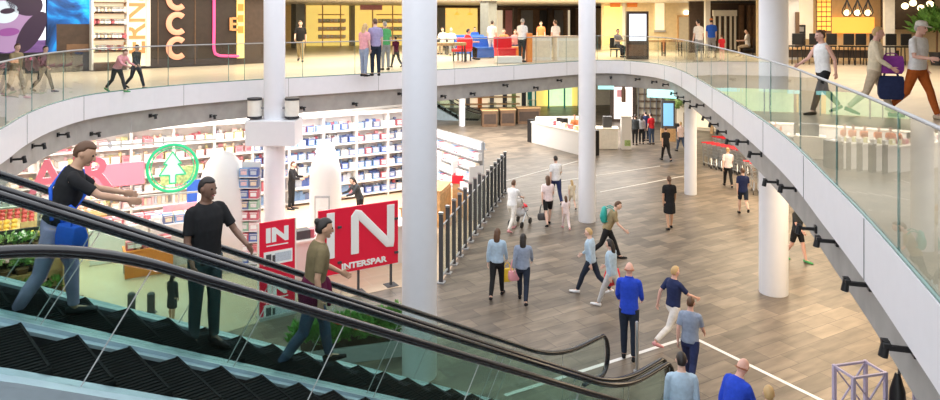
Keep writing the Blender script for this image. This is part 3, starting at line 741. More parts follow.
# ================================================================ UPPER GALLERY SHOPS
W0 = at(90, 71, UP); WU = Fr((W0.x, W0.y), AU)
wall('wall_left', WU, -9, 7.0, UP, 7.7, 'dark_brown', .12, .3)
def screen_mat(name, kind):
    m = bpy.data.materials.new(name); m.use_nodes = True; nt = m.node_tree; b = nt.nodes['Principled BSDF']; L = nt.links.new
    tc = nt.nodes.new('ShaderNodeTexCoord'); mp = nt.nodes.new('ShaderNodeMapping'); n = nt.nodes.new('ShaderNodeTexNoise'); r = nt.nodes.new('ShaderNodeValToRGB')
    mp.inputs['Scale'].default_value = (1.0, 1, .7 if kind else 1.1); n.inputs['Scale'].default_value = .9 if kind else .8; n.inputs['Detail'].default_value = 5; n.inputs['Distortion'].default_value = 1.2
    mp.inputs['Location'].default_value = (3.3, 0, 1.2) if kind else (7.1, 0, 2.6)
    e = r.color_ramp.elements
    if kind:
        e[0].position = .3; e[0].color = (.004, .01, .03, 1); e[1].position = .72; e[1].color = (.6, .95, 1, 1)
        for p, c in ((.42, (.01, .10, .32)), (.52, (.01, .40, .85)), (.6, (.08, .62, .95))): q = e.new(p); q.color = (*c, 1)
    else:
        e[0].position = .3; e[0].color = (.008, .006, .02, 1); e[1].position = .75; e[1].color = (.80, .82, .95, 1)
        for p, c in ((.42, (.05, .02, .09)), (.5, (.26, .12, .34)), (.58, (.46, .26, .50)), (.66, (.62, .42, .66))): q = e.new(p); q.color = (*c, 1)
    L(tc.outputs['Object'], mp.inputs[0]); L(mp.outputs[0], n.inputs['Vector']); L(n.outputs['Fac'], r.inputs[0])
    b.inputs['Base Color'].default_value = (.01, .01, .01, 1); b.inputs['Roughness'].default_value = .2
    L(r.outputs[0], b.inputs['Emission Color']); b.inputs['Emission Strength'].default_value = .95 if kind else .5
    MATS[name] = m; return m
screen_mat('screen_mauve', 0); screen_mat('screen_cyan', 1)
def zf(fr, t, y): return EYE - (y - CY) * fr.w(t).y / F
def pbox(fr, x0, x1, y0, y1, dy0=-.02, th=.1):
    """front box of a facade spanning pixel columns and rows, at its real place"""
    t0, t1 = fr.t(x0), fr.t(x1); tm = (t0 + t1) / 2
    return (tm, dy0 + th / 2), (abs(t1 - t0), th), EYE - (y1 - CY) * fr.w(tm).y / F, EYE - (y0 - CY) * fr.w(tm).y / F
def fbox(fr, x0, x1, y0, y1, name, mm, parent, dy=-.02, th=.1, o=None, bevel=0):
    (tm, cy), (w, t_), z0, z1 = pbox(fr, x0, x1, y0, y1, dy, th)
    z1 = min(z1, 7.68); z0 = max(z0, UP + .005)
    m = MB(parent.location if False else (0, 0, 0)); b = parent['_t'], parent['_z']
    m.box((tm - b[0], cy - parent['_d'], (z0 + z1) / 2 - b[1]), (w, t_, z1 - z0)); return m.build(name, mm, parent, bevel=bevel)
def ft(fr, name, label, cat, px, dy=0, z=UP, group=None):
    t = fr.t(px); T = fr.thing(name, label, cat, t, dy, z, group); T['_t'] = t; T['_z'] = z; T['_d'] = dy; return T
# video screens
T = ft(WU, 'video_screen', 'large mauve and violet video screen at the left edge of the gallery', 'screen', 18)
fbox(WU, -24, 45, -20, 53, 'display', 'screen_mauve', T, -.06, .08); fbox(WU, -24, 46, 53, 56, 'frame', 'black', T, -.08, .12); fbox(WU, 36, 45, -20, 40, 'bright_band', 'screen_white', T, -.075, .02)
fbox(WU, -24, 46, 56, 80, 'plinth', 'dark', T, -.02, .1)
mat('lit_mauve', (.1, .05, .1), .4, emit=.4, ecol=(.50, .32, .55), var=0); mat('lit_dusk', (.02, .01, .03), .4, emit=.1, ecol=(.1, .04, .12), var=0); mat('lit_ice', (.2, .2, .2), .4, emit=.45, ecol=(.72, .86, .95), var=0); mat('lit_plum', (.1, .02, .1), .4, emit=.3, ecol=(.42, .12, .45), var=0)
def disc(nm, mm, x, y, rx_, ry_, dy, tilt=0):
    t = WU.t(x) - T['_t']; z = EYE - (y - CY) * WU.w(WU.t(x)).y / F - UP; c_, s_ = math.cos(tilt), math.sin(tilt); m = MB()
    P = [(rx_ * math.cos(a), ry_ * math.sin(a)) for a in [2 * PI * i / 28 for i in range(28)]]
    m.rings([[V((t + p * c_ - q * s_, dy - e, z + p * s_ + q * c_)) for p, q in P] for e in (0, .006)]); m.build(nm, mm, T)
disc('face_picture', 'lit_mauve', 10, 17, .85, 1.15, -.062, -.25); disc('hair_picture', 'lit_dusk', 24, 2, .55, .42, -.07, -.5); disc('hair_picture', 'lit_dusk', 31, 32, .3, .75, -.071, -.5)
disc('cheek_picture', 'lit_ice', 3, 12, .42, .36, -.07); disc('eye_picture', 'lit_dusk', 7, 11, .2, .09, -.078, .15); disc('eye_picture', 'lit_dusk', 24, 9, .22, .08, -.08, .15); disc('lip_picture', 'lit_plum', 8, 32, .3, .13, -.078, .1)
T = ft(WU, 'video_screen', 'bright cyan and blue video screen next to the shelves of goods', 'screen', 68)
fbox(WU, 47, 89, -20, 24, 'display', 'screen_cyan', T, -.06, .08); fbox(WU, 46.5, 56, 24, 52, 'side_display', 'screen_cyan', T, -.06, .08); fbox(WU, 56, 89, 24, 50, 'lower_panel', 'dark_brown', T, -.06, .1); fbox(WU, 66, 88, 44, 52, 'bottom_trim', 'brown', T, -.08, .1); fbox(WU, 47, 89, 52, 80, 'plinth', 'dark', T, -.02, .1)
# lit shelf window
T = ft(WU, 'shop_window', 'bright shop window with rows of small goods between the cyan screen and the tall sign', 'shop window', 107)
fbox(WU, 90, 125, -20, 62, 'back_panel', 'lit_cream', T, -.02, .06)
for y in (2, 13, 25, 39, 51, 62): fbox(WU, 90, 125, y, y + 1.2, 'shelf_board', 'brown', T, -.30, .3)
fbox(WU, 89, 91, -20, 70, 'frame', 'shop_white', T, -.32, .34); fbox(WU, 124, 126, -20, 70, 'frame', 'shop_white', T, -.32, .34); fbox(WU, 90, 125, 63, 72, 'plinth', 'dark_brown', T, -.32, .32)
for y in (13, 25, 39, 51):
    for q in range(9):
        t = WU.t(93 + q * 3.6); item('display_packet', packs[random.choice([3, 7, 5, 2, 6, 10])], WU.w(t, -.18, EYE - (y - CY) * WU.w(t).y / F), AU, 'small pale packet on a board of the bright gallery shop window', 'packet', 'packets in the bright gallery shop window')
# white post with vertical lettering
T = ft(WU, 'shop_sign', 'tall white sign with orange brown vertical lettering beside the bright shop window', 'sign', 137)
fbox(WU, 126, 149, -20, 66, 'panel', 'lit_cream', T, -.10, .12); fbox(WU, 145, 149, -20, 66, 'edge', 'shop_white', T, -.16, .08)
mat('letter_tan', (.62, .30, .12), .5)
text('lettering', 'ERNST', 1.02, 'letter_tan', T, (-.08, -.12, 2.0), (PI / 2, -PI / 2, 0), .02, .01)
# dark panel with stacked neon letters
T = ft(WU, 'neon_sign', 'dark brown panel with glowing peach letters CCC stacked one below the other', 'sign', 176)
fbox(WU, 149, 209, -20, 66, 'panel', 'umber', T, -.06, .16)
for x in (157, 194): fbox(WU, x, x + .7, -20, 64, 'trim', 'brown', T, -.08, .03)
for yc in (-1, 23.5, 48):
    t = WU.t(176); D = WU.w(t).y; z = EYE - (yc - CY) * D / F - UP; r = .335; m = MB()
    m.tube([V((r * .92 * math.cos(a), -.13, z + r * math.sin(a))) for a in [math.radians(48 + (264) * i / 22) for i in range(23)]], [(.05, .105)] * 23, 10, ref=(0, 1, 0)); m.build('letter', 'neon_peach', T, smooth=True)
# panel with pink neon line
T = ft(WU, 'neon_shopfront', 'dark shopfront edged by a bent pink neon tube right of the CCC letters', 'shopfront', 222)
fbox(WU, 209, 236, -20, 66, 'panel', 'umber', T, -.05, .16)
t0, t1 = WU.t(213) - T['_t'], WU.t(238) - T['_t']; zz = lambda x, y: EYE - (y - CY) * WU.w(WU.t(x)).y / F - UP
m = MB(); m.tube(catmull([(t0, -.1, 2.7), (t0, -.1, 1.6), (t0, -.1, zz(213, 50)), (t0 + .12, -.1, zz(213, 54.5)), (t0 + .3, -.1, zz(213, 56)), (t1, -.1, zz(238, 56))], .1), .055, 10); m.build('neon_tube', 'neon_pink', T, smooth=True)
m = MB(); tt = WU.t(230) - T['_t']; m.box((tt, -.1, zz(230, 24)), (.12, .05, .5)); [m.box((tt + .16, -.1, zz(230, 24) + q * .22), (.24, .05, .09)) for q in (-1, 0, 1)]; m.build('letter', 'letter_tan', T)
fbox(WU, 236, 243, -20, 58, 'edge', 'lit_yellow', T, -.12, .2)
for y in (4, 15, 26): fbox(WU, 236.5, 242, y, y + 7, 'poster', 'orange', T, -.15, .04)

# back of the far gallery
BK = Fr(at(350, 46.5, UP)[:2], math.radians(12))
wall('wall_back', BK, -16, 19, UP, 7.7, 'cream_wall', 2.2, .3)
T = ft(BK, 'fashion_shopfront', 'white and red shopfront glimpsed left of the slim left column', 'shopfront', 252)
fbox(BK, 240, 264, -10, 48, 'back_panel', 'lit_cream', T, 1.5, .1); fbox(BK, 241, 252, 3, 12, 'red_letters', 'red', T, -.1, .1); fbox(BK, 252, 255, -10, 52, 'post', 'brown', T, -.3, .2); fbox(BK, 257, 263, 10, 46, 'poster', 'shop_white', T, 1.2, .05)
T = ft(BK, 'yellow_shopfront', 'yellow lit glass shopfront behind the couple at the railing', 'shopfront', 355)
fbox(BK, 304, 412, -10, 47, 'back_panel', 'lit_yellow', T, 1.6, .1); fbox(BK, 303, 306, -10, 50, 'post', 'wood_tan', T, -.1, .2); fbox(BK, 304, 412, 0, 3, 'header', 'shop_white', T, -.1, .15)
for x in (322, 340, 372, 392): fbox(BK, x, x + 1.2, 3, 49, 'mullion', 'wood_tan', T, -.05, .08)
fbox(BK, 360, 382, 5, 10, 'sign_plate', 'pink', T, -.16, .06)
for y in (14, 22, 30, 38): fbox(BK, 318, 345, y, y + 1, 'shelf_board', 'wood_tan', T, .9, .5); fbox(BK, 378, 410, y, y + 1, 'shelf_board', 'wood_tan', T, .9, .5)
for y in (22, 30, 38):
    for q in range(7):
        for x0 in (320, 380):
            t = BK.t(x0 + q * 4, .9); w = BK.w(t, 1.1); item('display_packet', packs[random.choice([8, 6, 9, 3, 11, 8])], (w.x, w.y, EYE - (y - CY) * w.y / F), BK.a, 'colourful packet on a board inside the yellow lit shop', 'packet', 'packets inside the yellow lit shop')
T = ft(BK, 'restaurant_front', 'dark restaurant front with warm orange ceiling glow behind the café seats', 'shopfront', 520)
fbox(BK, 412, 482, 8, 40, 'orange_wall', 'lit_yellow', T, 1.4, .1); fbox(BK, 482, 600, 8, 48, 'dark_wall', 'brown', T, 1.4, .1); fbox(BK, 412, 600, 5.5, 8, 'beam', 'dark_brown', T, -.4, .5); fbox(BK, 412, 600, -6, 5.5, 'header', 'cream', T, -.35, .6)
for i, (x, w, c) in enumerate(((497, 10, 'lit_cream'), (510, 8, 'pink'), (526, 12, 'mid_grey'), (545, 12, 'dark'), (560, 9, 'mid_grey'), (574, 7, 'lit_cream'))): fbox(BK, x, x + w, 10, 40, 'wall_poster', c, T, 1.2, .06)
for x in (513, 548, 571): fbox(BK, x, x + 4, 6, 55, 'post', 'dark_brown', T, -.1, .3)
for q in range(5):
    t = BK.t(418 + q * 13, .8); w = BK.w(t, .8, 0); p = V((w.x, w.y, 7.05)); TT = thing('pendant_lamp', 'warm pendant lamp over the restaurant tables behind the café seats', 'lamp', p, 0, 'restaurant pendants')
    m = MB(); m.lathe([(.05, .18), (.16, .08), (.22, 0), (.2, 0)], n=16); m.build('lamp_shade', 'lamp_orange', TT, smooth='auto'); m = MB(); m.bar((0, 0, .15), (0, 0, .64), .015); m.build('cord', 'black', TT)

# café furniture
def chairish(x, y, w, d, h, label, mm, kind, rz=0, back=True, legs=True):
    p = at(x, y, UP); T = thing(kind, label, kind.split('_')[-1], p, rz)
    m = MB(); m.box((0, 0, h), (w, d, .12)); m.build('seat' if back else 'tabletop', mm, T, bevel=.02)
    if back: m = MB(); m.box((0, d / 2, h + .28), (w, .12, .5)); m.build('backrest', mm, T, bevel=.03)
    if legs:
        for sx in (-1, 1):
            for sy in (-1, 1):
                m = MB(); m.box((sx * (w / 2 - .06), sy * (d / 2 - .06), h / 2 - .03), (.05, .05, h - .06)); m.build('leg', 'dark', T)
    else:
        m = MB(); m.box((0, 0, h / 2), (w - .04, d - .04, h - .08)); m.build('base', mm, T)
    return T
chairish(449, 62, 1.35, .7, .75, 'long brown café table at the railing right of the thick column', 'wood', 'cafe_table', .2, False)
chairish(470, 54, 1.6, .7, .45, 'blue upholstered bench behind the long brown table', 'blue', 'upholstered_bench', .2, True, False)
chairish(484, 58, 1.2, .7, .45, 'blue upholstered bench beside the grey pillar', 'blue', 'upholstered_bench', .35, True, False)
chairish(462, 61, .7, .6, .46, 'red armchair at the end of the long brown table', 'red', 'armchair', -.4)
chairish(505, 61, .8, .7, .5, 'orange red café sofa in front of the blue bench', 'red', 'cafe_sofa', .25, True, False)
chairish(516, 59, .7, .6, .5, 'orange red padded stool next to the café sofa', 'orange', 'padded_stool', .2, False, False)
p = at(508, 63, UP); m = MB(); m.box((0, 0, .14), (1.05, .5, .28)); one('planter_box', m, 'shop_white', 'low white planter box in front of the orange red sofa', 'planter', p, .3, bevel=.03)
p = at(529, 62, UP); m = MB(); m.box((0, 0, .6), (.22, .3, 1.2)); one('menu_stand', m, 'orange', 'slim orange menu stand beside the white café counter', 'stand', p, .2, bevel=.02)
for i, (x, lab) in enumerate(((538, 'white café counter with tan top right of the orange menu stand'), (566, 'white café counter with tan top next to the tall white column'))):
    p = at(x, 60, UP); T = thing('cafe_counter', lab, 'counter', p, .25)
    m = MB(); m.box((0, 0, .5), (1.05, .6, 1.0)); m.build('body', 'warm_white', T); m = MB(); m.box((0, 0, 1.03), (1.12, .68, .06)); m.build('worktop', 'wood_tan', T)
    m = MB(); m.box((0, -.31, .5), (.9, .02, .7)); m.build('front_panel', 'cream', T)
p = at(424, 53, UP)
# right half of the far gallery: cream wall, door, totem
RK = Fr(at(650, 50, UP)[:2], math.radians(-2))
wall('wall_right_back', RK, -2.8, 3.2, UP, 7.7, 'cream_wall', 0, .3)
T = ft(RK, 'service_door', 'plain beige service door in the cream gallery wall', 'door', 690); fbox(RK, 678, 702, 17, 50, 'leaf', 'beige_door' if 0 else 'cream', T, -.05, .06); fbox(RK, 677, 678.5, 16, 50, 'frame', 'wood_tan', T, -.08, .1); fbox(RK, 677, 703, 15, 17, 'frame', 'wood_tan', T, -.08, .1); fbox(RK, 699, 700, 34, 37, 'handle', 'steel', T, -.12, .06)
T = ft(RK, 'wall_lamp', 'small bright lamp on the cream wall above the service door', 'lamp', 687); fbox(RK, 684, 690, 11, 14, 'lamp_shade', 'lamp_white', T, -.16, .14)
for x, lab in ((615, 'red framed panel hung on the yellow wall, the one closer to the tall white column'), (632, 'red framed panel hung on the yellow wall, the one over the dark totem')):
    T = ft(RK, 'wall_panel', lab, 'panel', x); fbox(RK, x - 5, x + 5, 1, 7, 'panel', 'orange', T, -.08, .06); fbox(RK, x - 5.5, x + 5.5, .2, 1, 'frame', 'red', T, -.09, .08)
T = ft(RK, 'lit_wall_panel', 'tall yellow lit wall panel behind the seated person at the totem', 'panel', 612); fbox(RK, 604, 622, 6, 44, 'panel', 'lit_yellow', T, -.06, .06); fbox(RK, 622, 625, -6, 46, 'post', 'shop_white', T, -.12, .14)
T = ft(RK, 'lit_display', 'narrow white lit display column on the cream wall right of the dark totem', 'display', 659); fbox(RK, 655, 664, 2, 30, 'panel', 'lit_cream', T, -.1, .1); fbox(RK, 654, 665, 30, 32, 'shelf', 'grey', T, -.2, .2)
p = at(637, 59, UP); T = thing('advertising_totem', 'dark brown totem with a pale glowing screen on the far gallery', 'totem', p, 0)
m = MB(); m.box((0, 0, 1.07), (.98, .3, 2.14)); m.build('body', 'dark_brown', T, bevel=.02); m = MB(); m.box((0, -.155, 1.42), (.76, .02, 1.2)); m.build('screen', 'screen_white', T); m = MB(); m.box((0, -.16, .4), (.8, .02, .5)); m.build('front_panel', 'brown', T)
for x, lab in ((655, 'tan café table right of the dark totem'), (672, 'tan café table below the service door')):
    chairish(x, 56, .9, .6, .74, lab, 'wood_tan', 'cafe_table', 0, False)
# dark shop with hanging lamps
DK = Fr(at(733, 54, UP)[:2], math.radians(-4))
wall('wall_dark_shop', DK, -1.9, 2.2, UP, 7.7, 'dark_brown', 1.3, .2)
T = ft(DK, 'dark_shopfront', 'dark shopfront with pale vertical slats between the cream wall and the right column', 'shopfront', 733)
fbox(DK, 705, 710, -6, 54, 'post', 'shop_white', T, -.1, .3); fbox(DK, 710, 762, -6, 3, 'header', 'dark', T, -.05, .3)
fbox(DK, 716, 740, 10, 16, 'lintel', 'beige_w' if 0 else 'warm_white', T, .5, .2)
for x in (717, 722.5, 728, 733.5, 738): fbox(DK, x, x + 1.8, 16, 50, 'slat', 'warm_white', T, .6, .1)
for x in (744, 752, 757): fbox(DK, x, x + 4, 5, 46, 'shelf_panel', 'brown', T, .7, .2)
# right shop: bar and lamps
RS = Fr(at(862, 64, UP)[:2], math.radians(-14))
wall('wall_right_shop', RS, -3.6, 9, UP, 7.7, 'cream_wall', 2.4, .2)
T = ft(RS, 'bar_shopfront', 'warm bar interior behind the three strollers with a lit orange lattice panel', 'shopfront', 850)
fbox(RS, 786, 800, -10, 60, 'wall_panel', 'shop_white', T, .2, .2); fbox(RS, 800, 822, -10, 40, 'back_panel', 'lit_cream', T, 1.6, .1); fbox(RS, 838, 890, 17, 34, 'back_panel', 'lamp_orange', T, 2.0, .1)
fbox(RS, 822, 838, -8, 34, 'lattice_panel', 'brown', T, 1.0, .08)
for r in range(8):
    for q in range(3): fbox(RS, 822.8 + q * 5, 826.8 + q * 5, -8 + r * 5, -4 + r * 5, 'lattice_light', 'lamp_orange', T, .96, .06)
fbox(RS, 884, 894, -10, 60, 'post', 'warm_white', T, -.1, .25); fbox(RS, 894, 950, -10, 30, 'dark_wall', 'dark_brown', T, 1.6, .1); fbox(RS, 796, 800, 12, 48, 'post', 'brown', T, .1, .1)
fbox(RS, 786, 900, 50, 58, 'bar_counter', 'dark_brown', T, .1, .5); fbox(RS, 786, 900, 48, 50, 'counter_top', 'wood_tan', T, 0, .7)
T = ft(RS, 'menu_board', 'black menu board on the pale wall left of the lit lattice panel', 'board', 806); fbox(RS, 799, 813, 25, 47, 'board', 'black', T, 1.4, .06); fbox(RS, 801, 811, 27, 32, 'heading', 'grey', T, 1.38, .02)
for x, lab in ((847, 'teardrop wire pendant lamp nearest the lit lattice panel'), (857.5, 'teardrop wire pendant lamp in the middle of the trio'), (868, 'teardrop wire pendant lamp nearest the white post')):
    w = RS.w(RS.t(x, .3), .3); z = EYE - (14 - CY) * w.y / F; T = thing('pendant_lamp', lab, 'lamp', (w.x, w.y, z), 0, 'teardrop pendants')
    m = MB(); m.tube([(0, 0, .68), (.03, 0, .5), (.17, 0, .2), (.2, 0, .06), (.12, 0, -.08), (-.12, 0, -.08), (-.2, 0, .06), (-.17, 0, .2), (-.03, 0, .5), (0, 0, .68)], .026, 6); m.tube([(0, .03, .5), (0, .17, .2), (0, .2, .06), (0, .12, -.08), (0, -.12, -.08), (0, -.2, .06), (0, -.17, .2), (0, -.03, .5)], .02, 6); m.build('frame', 'black', T)
    m = MB(); m.ball((0, 0, .05), .12, 14); m.build('bulb', 'lamp_warm', T, smooth=True); m = MB(); m.bar((0, 0, .66), (0, 0, 7.7 - z), .015); m.build('cord', 'black', T)
for x, y in ((905, 6), (913, 3), (921, 8), (930, 4)):
    w = RS.w(RS.t(x, .8), .8); z = EYE - (y - CY) * w.y / F; T = thing('globe_lamp', 'warm globe lamp against the dark wall above the man in the cap', 'lamp', (w.x, w.y, z), 0, 'globe lamps')
    m = MB(); m.ball((0, 0, 0), .13, 14); m.build('globe', 'lamp_warm', T, smooth=True); m = MB(); m.bar((0, 0, .1), (0, 0, 7.7 - z), .02); m.build('cord', 'black', T)
for k, x in enumerate((795, 812, 829, 846, 858, 872, 888, 903)):
    w = RS.w(RS.t(x, -.7), -.7); T = thing('bar_stool', 'dark bar stool at the counter behind the strollers, %s from the white right column' % ['first', 'second', 'third', 'fourth', 'fifth', 'sixth', 'seventh', 'eighth'][k], 'stool', (w.x, w.y, UP), 0, 'bar stools')
    m = MB(); m.box((0, 0, .72), (.42, .42, .06)); m.build('seat', 'black', T, bevel=.02); m = MB(); m.box((0, -.2, 1.0), (.42, .04, .45)); m.build('backrest', 'black', T, bevel=.02)
    for sx in (-1, 1):
        for sy in (-1, 1): m = MB(); m.bar((sx * .17, sy * .17, .7), (sx * .22, sy * .22, 0), .03); m.build('leg', 'black', T)
w = RS.w(RS.t(937, -.2), -.2); T = thing('potted_plant', 'tall dark green potted plant at the right edge of the upper gallery', 'plant', (w.x, w.y, UP), 0)
m = MB(); m.lathe([(.2, 0), (.28, .5), (.24, .5)], n=16); m.build('pot', 'dark', T); m = MB(); leafy(m, (0, 0, 1.4), .75, 300, .4, 5); m.build('foliage', 'leaf', T); m = MB(); m.bar((0, 0, .4), (0, 0, 1.5), .05); m.build('stem', 'brown', T)

# ================================================================ GROUND FLOOR, FAR AND RIGHT
LB = Fr(at(560, 108)[:2], math.radians(6))
wall('wall_far', LB, -14, 22, 0, 3.9, 'cream', 1.5, .3)
def lbox(fr, x0, x1, y0, y1, name, mm, parent, dy=-.02, th=.1):
    t0, t1 = fr.t(x0, dy), fr.t(x1, dy); tm = (t0 + t1) / 2; D = fr.w(tm, dy).y
    z0, z1 = max(EYE - (y1 - CY) * D / F, .005), min(EYE - (y0 - CY) * D / F, 3.88)
    m = MB(); m.box((tm - parent['_t'], dy + th / 2 - parent['_d'], (z0 + z1) / 2 - parent['_z']), (abs(t1 - t0), th, z1 - z0)); return m.build(name, mm, parent)
def lt(fr, *a, **k): return ft(fr, *a, z=0, **k)
T = lt(LB, 'bright_shopfront', 'bright yellow green shopfront at the back of the ground floor', 'shopfront', 552)
lbox(LB, 536, 580, 80, 109, 'back_panel', 'lit_yellow', T, 1.2, .1); mat('lit_green', (.6, .9, .5), .5, emit=.5, ecol=(.7, 1, .55), var=.2, vs=1.5); lbox(LB, 548, 572, 84, 106, 'poster', 'lit_green', T, .9, .06)
for x in (535, 548, 564, 578): lbox(LB, x, x + 1.3, 80, 110, 'mullion', 'teal', T, -.05, .1)
T = lt(LB, 'white_shopfront', 'pale shopfront with shelves behind the brown café booths', 'shopfront', 490)
lbox(LB, 440, 535, 80, 112, 'back_panel', 'lit_cream', T, 1.2, .1)
for x, c in ((450, 'grey'), (466, 'mid_grey'), (478, 'orange'), (490, 'mid_grey'), (503, 'charcoal'), (512, 'leaf_pale'), (522, 'dark'), (528, 'teal')): lbox(LB, x, x + 4, 88, 108, 'goods_panel', c, T, .8, .2)
for y in (90, 97, 104): lbox(LB, 440, 520, y, y + 1, 'shelf_board', 'wood_tan', T, .5, .5)
for x, y, w, lab in ((490, 127, .95, 'brown café booth closest to the dark ramps'), (508, 126, .95, 'brown café booth in the middle'), (529, 124, 1.45, 'long brown counter booth nearest the bright shopfront')):
    p = at(x, y); T = thing('cafe_booth', lab + ' at the far end of the ground floor', 'booth', p, .1)
    m = MB(); m.box((0, .4, .5), (w, .8, 1.0)); m.build('body', 'brown', T, bevel=.02); m = MB(); m.box((0, .4, 1.03), (w + .08, .86, .06)); m.build('worktop', 'wood_tan', T); m = MB(); m.box((0, -.02, .5), (w - .2, .03, .6)); m.build('front_panel', 'dark_brown', T)
    m = MB(); m.box((w * .2, .4, 1.28), (.5, .4, .44)); m.build('display_case', 'shop_glass', T)
# island counter
A, B = at(531, 142.5), at(582, 156); d = (B - A); L = d.length; ang = math.atan2(d.y, d.x)
T = thing('island_counter', 'white angled island sales counter with black ends left of the tall column', 'counter', (A + B) / 2, ang)
m = MB(); m.box((0, .4, .55), (L, .8, 1.1)); m.build('body', 'shop_white', T, bevel=.01); m = MB(); m.box((0, .4, 1.13), (L + .06, .9, .06)); m.build('worktop', 'warm_white', T)
for s in (-1, 1): m = MB(); m.box((s * (L / 2 + .12), .4, .62), (.32, .9, 1.24)); m.build('end_block', 'black', T)
m = MB(); m.box((-.2, .6, 1.35), (.6, .3, .4)); m.build('till', 'black', T)
ub, vb = dirv(ang)
for q in range(9):
    item('counter_goods', packs[(3, 9, 1, 7, 11, 3, 2, 6, 1)[q]], (A + B) / 2 + ub * (-L / 2 + .3 + q * (L - .6) / 8) + vb * .25 + V((0, 0, 1.165)), ang, 'small packet set out on the white island counter', 'packet', 'packets on the island counter')
A2 = at(531, 141); B2 = at(600, 134)
T = thing('back_counter', 'low pale counter behind the white island counter', 'counter', at(566, 136), .1)
m = MB(); m.box((0, .3, .5), (3.2, .6, 1.0)); m.build('body', 'warm_white', T); m = MB(); m.box((0, .3, 1.03), (3.3, .66, .06)); m.build('worktop', 'cream', T)
# white counter right of the tall column with lit boards
p = at(606, 149); T = thing('kiosk_counter', 'white kiosk counter between the tall column and the lit menu pillar', 'counter', p, -.1)
m = MB(); m.box((0, .4, .5), (1.25, .8, 1.0)); m.build('body', 'warm_white', T, bevel=.02); m = MB(); m.box((0, .4, 1.04), (1.32, .9, .06)); m.build('worktop', 'cream', T); m = MB(); m.box((.1, .4, 1.35), (.45, .3, .6)); m.build('coffee_machine', 'charcoal', T)
p = at(626, 149); T = thing('menu_pillar', 'white free-standing menu pillar with a green label beside the queue', 'pillar', p, -.1)
m = MB(); m.box((0, 0, .85), (.52, .5, 1.7)); m.build('body', 'shop_white', T, bevel=.02); m = MB(); m.box((.05, -.255, .35), (.3, .01, .3)); m.build('green_label', 'leaf_pale', T); m = MB(); m.box((0, 0, 1.72), (.6, .58, .05)); m.build('cap', 'warm_white', T)
RB2 = Fr(at(640, 122)[:2], math.radians(-8))
T = lt(RB2, 'poster_wall', 'dark framed lit poster of a bottle behind the queue', 'poster', 623)
lbox(RB2, 610, 636, 84, 122, 'frame', 'dark_brown', T, 0, .15); mat('lit_rose', (.95, .85, .82), .5, emit=.55, ecol=(1, .88, .84), var=0); lbox(RB2, 614, 632.5, 87, 119, 'poster', 'lit_rose', T, -.03, .03)
t = RB2.t(623.5) - T['_t']; m = MB(); m.lathe([(.13, 0), (.14, .05), (.14, .8), (.05, 1.1), (.045, 1.35), (.06, 1.36)], (t, -.05, 1.3), 14); m.build('bottle', 'brown', T, smooth='auto')
lbox(RB2, 617, 624, 90, 97, 'emblem', 'pink', T, -.05, .02)
T = lt(RB2, 'glass_cabinets', 'row of glass fronted cabinets behind the queue', 'cabinet', 648)
lbox(RB2, 637, 664, 88, 122, 'back_panel', 'cream', T, .3, .1)
for x in (638, 644, 650, 656, 662): lbox(RB2, x, x + 1, 86, 122, 'upright', 'mid_grey', T, 0, .2)
for y in (94, 101, 108, 115): lbox(RB2, 638, 663, y, y + .8, 'shelf_board', 'brown', T, 0, .3)
p = at(668, 141); T = thing('advertising_totem', 'brown totem with a blue glowing screen beside the man in the black shirt', 'totem', p, -.1)
m = MB(); m.box((0, 0, .35), (.78, .3, .7)); m.build('base', 'wood', T); m = MB(); m.box((0, 0, 1.46), (.74, .22, 1.55)); m.build('body', 'charcoal', T, bevel=.02); m = MB(); m.box((0, -.115, 1.48), (.54, .01, 1.25)); m.build('screen', 'screen_blue', T)
# cyan light boxes below the ceiling
for x0, x1, y0, y1, D, lab in ((599, 613, 76, 88, 33, 'cyan light box under the gallery right behind the tall column'), (650, 694, 78, 89, 26.5, 'long cyan light box under the gallery above the blue totem')):
    c = V(((x0 + x1) / 2 - 470, F, 0)) * (D / F); z0 = max(EYE - (y1 - CY) * D / F, 3.2)
    T = thing('light_box', lab, 'sign', (c.x, c.y, 0), -.5 if x0 > 640 else -.1)
    w = (x1 - x0) * D / F; m = MB(); m.box((0, 0, (z0 + 4.0) / 2 - .12), (w * 1.1, .25, 3.86 - z0)); m.build('box', 'cyan_light', T); m = MB(); m.box((0, .15, (z0 + 4.0) / 2 - .1), (w * 1.12, .06, 3.9 - z0)); m.build('frame', 'grey', T)
# shops below the right gallery
RR = Fr(at(715, 134)[:2], math.radians(-30))
wall('wall_right', RR, -3, 16, 0, 3.9, 'cream', 1.0, .3)
T = lt(RR, 'dark_vending_row', 'dark vending machines against the far right wall behind the shopping carts', 'machine', 738)
for x, c in ((722, 'dark_brown'), (731, 'charcoal'), (741, 'mid_grey')): lbox(RR, x, x + 8, 104, 141, 'machine', c, T, .2, .7)
for x in (733, 743): lbox(RR, x, x + 4, 110, 122, 'display', 'screen_blue', T, .15, .05)
T = lt(RR, 'yellow_shopfront', 'warm yellow lit shopfront right of the small white column', 'shopfront', 708)
lbox(RR, 697, 722, 84, 128, 'back_panel', 'lit_cream', T, .8, .1); lbox(RR, 710, 713, 84, 134, 'post', 'wood_tan', T, 0, .2); lbox(RR, 697, 722, 84, 92, 'header', 'lit_yellow', T, .2, .2)
for x, y, s in ((684, 137, .9), (676, 131, .7)):
    p = at(x, y); T = thing('potted_tree', 'yellow green potted tree left of the small white column, ' + ('the closer one' if s > .8 else 'the one farther back'), 'plant', p, 0)
    m = MB(); m.lathe([(.2, 0), (.26, .45), (.22, .45)], n=14); m.build('pot', 'dark', T); m = MB(); m.bar((0, 0, .4), (0, 0, 1.4), .05); m.build('trunk', 'brown', T); m = MB(); leafy(m, (0, 0, 1.75), .62 * s, 220, .3, int(x)); m.build('foliage', 'leaf_pale', T)
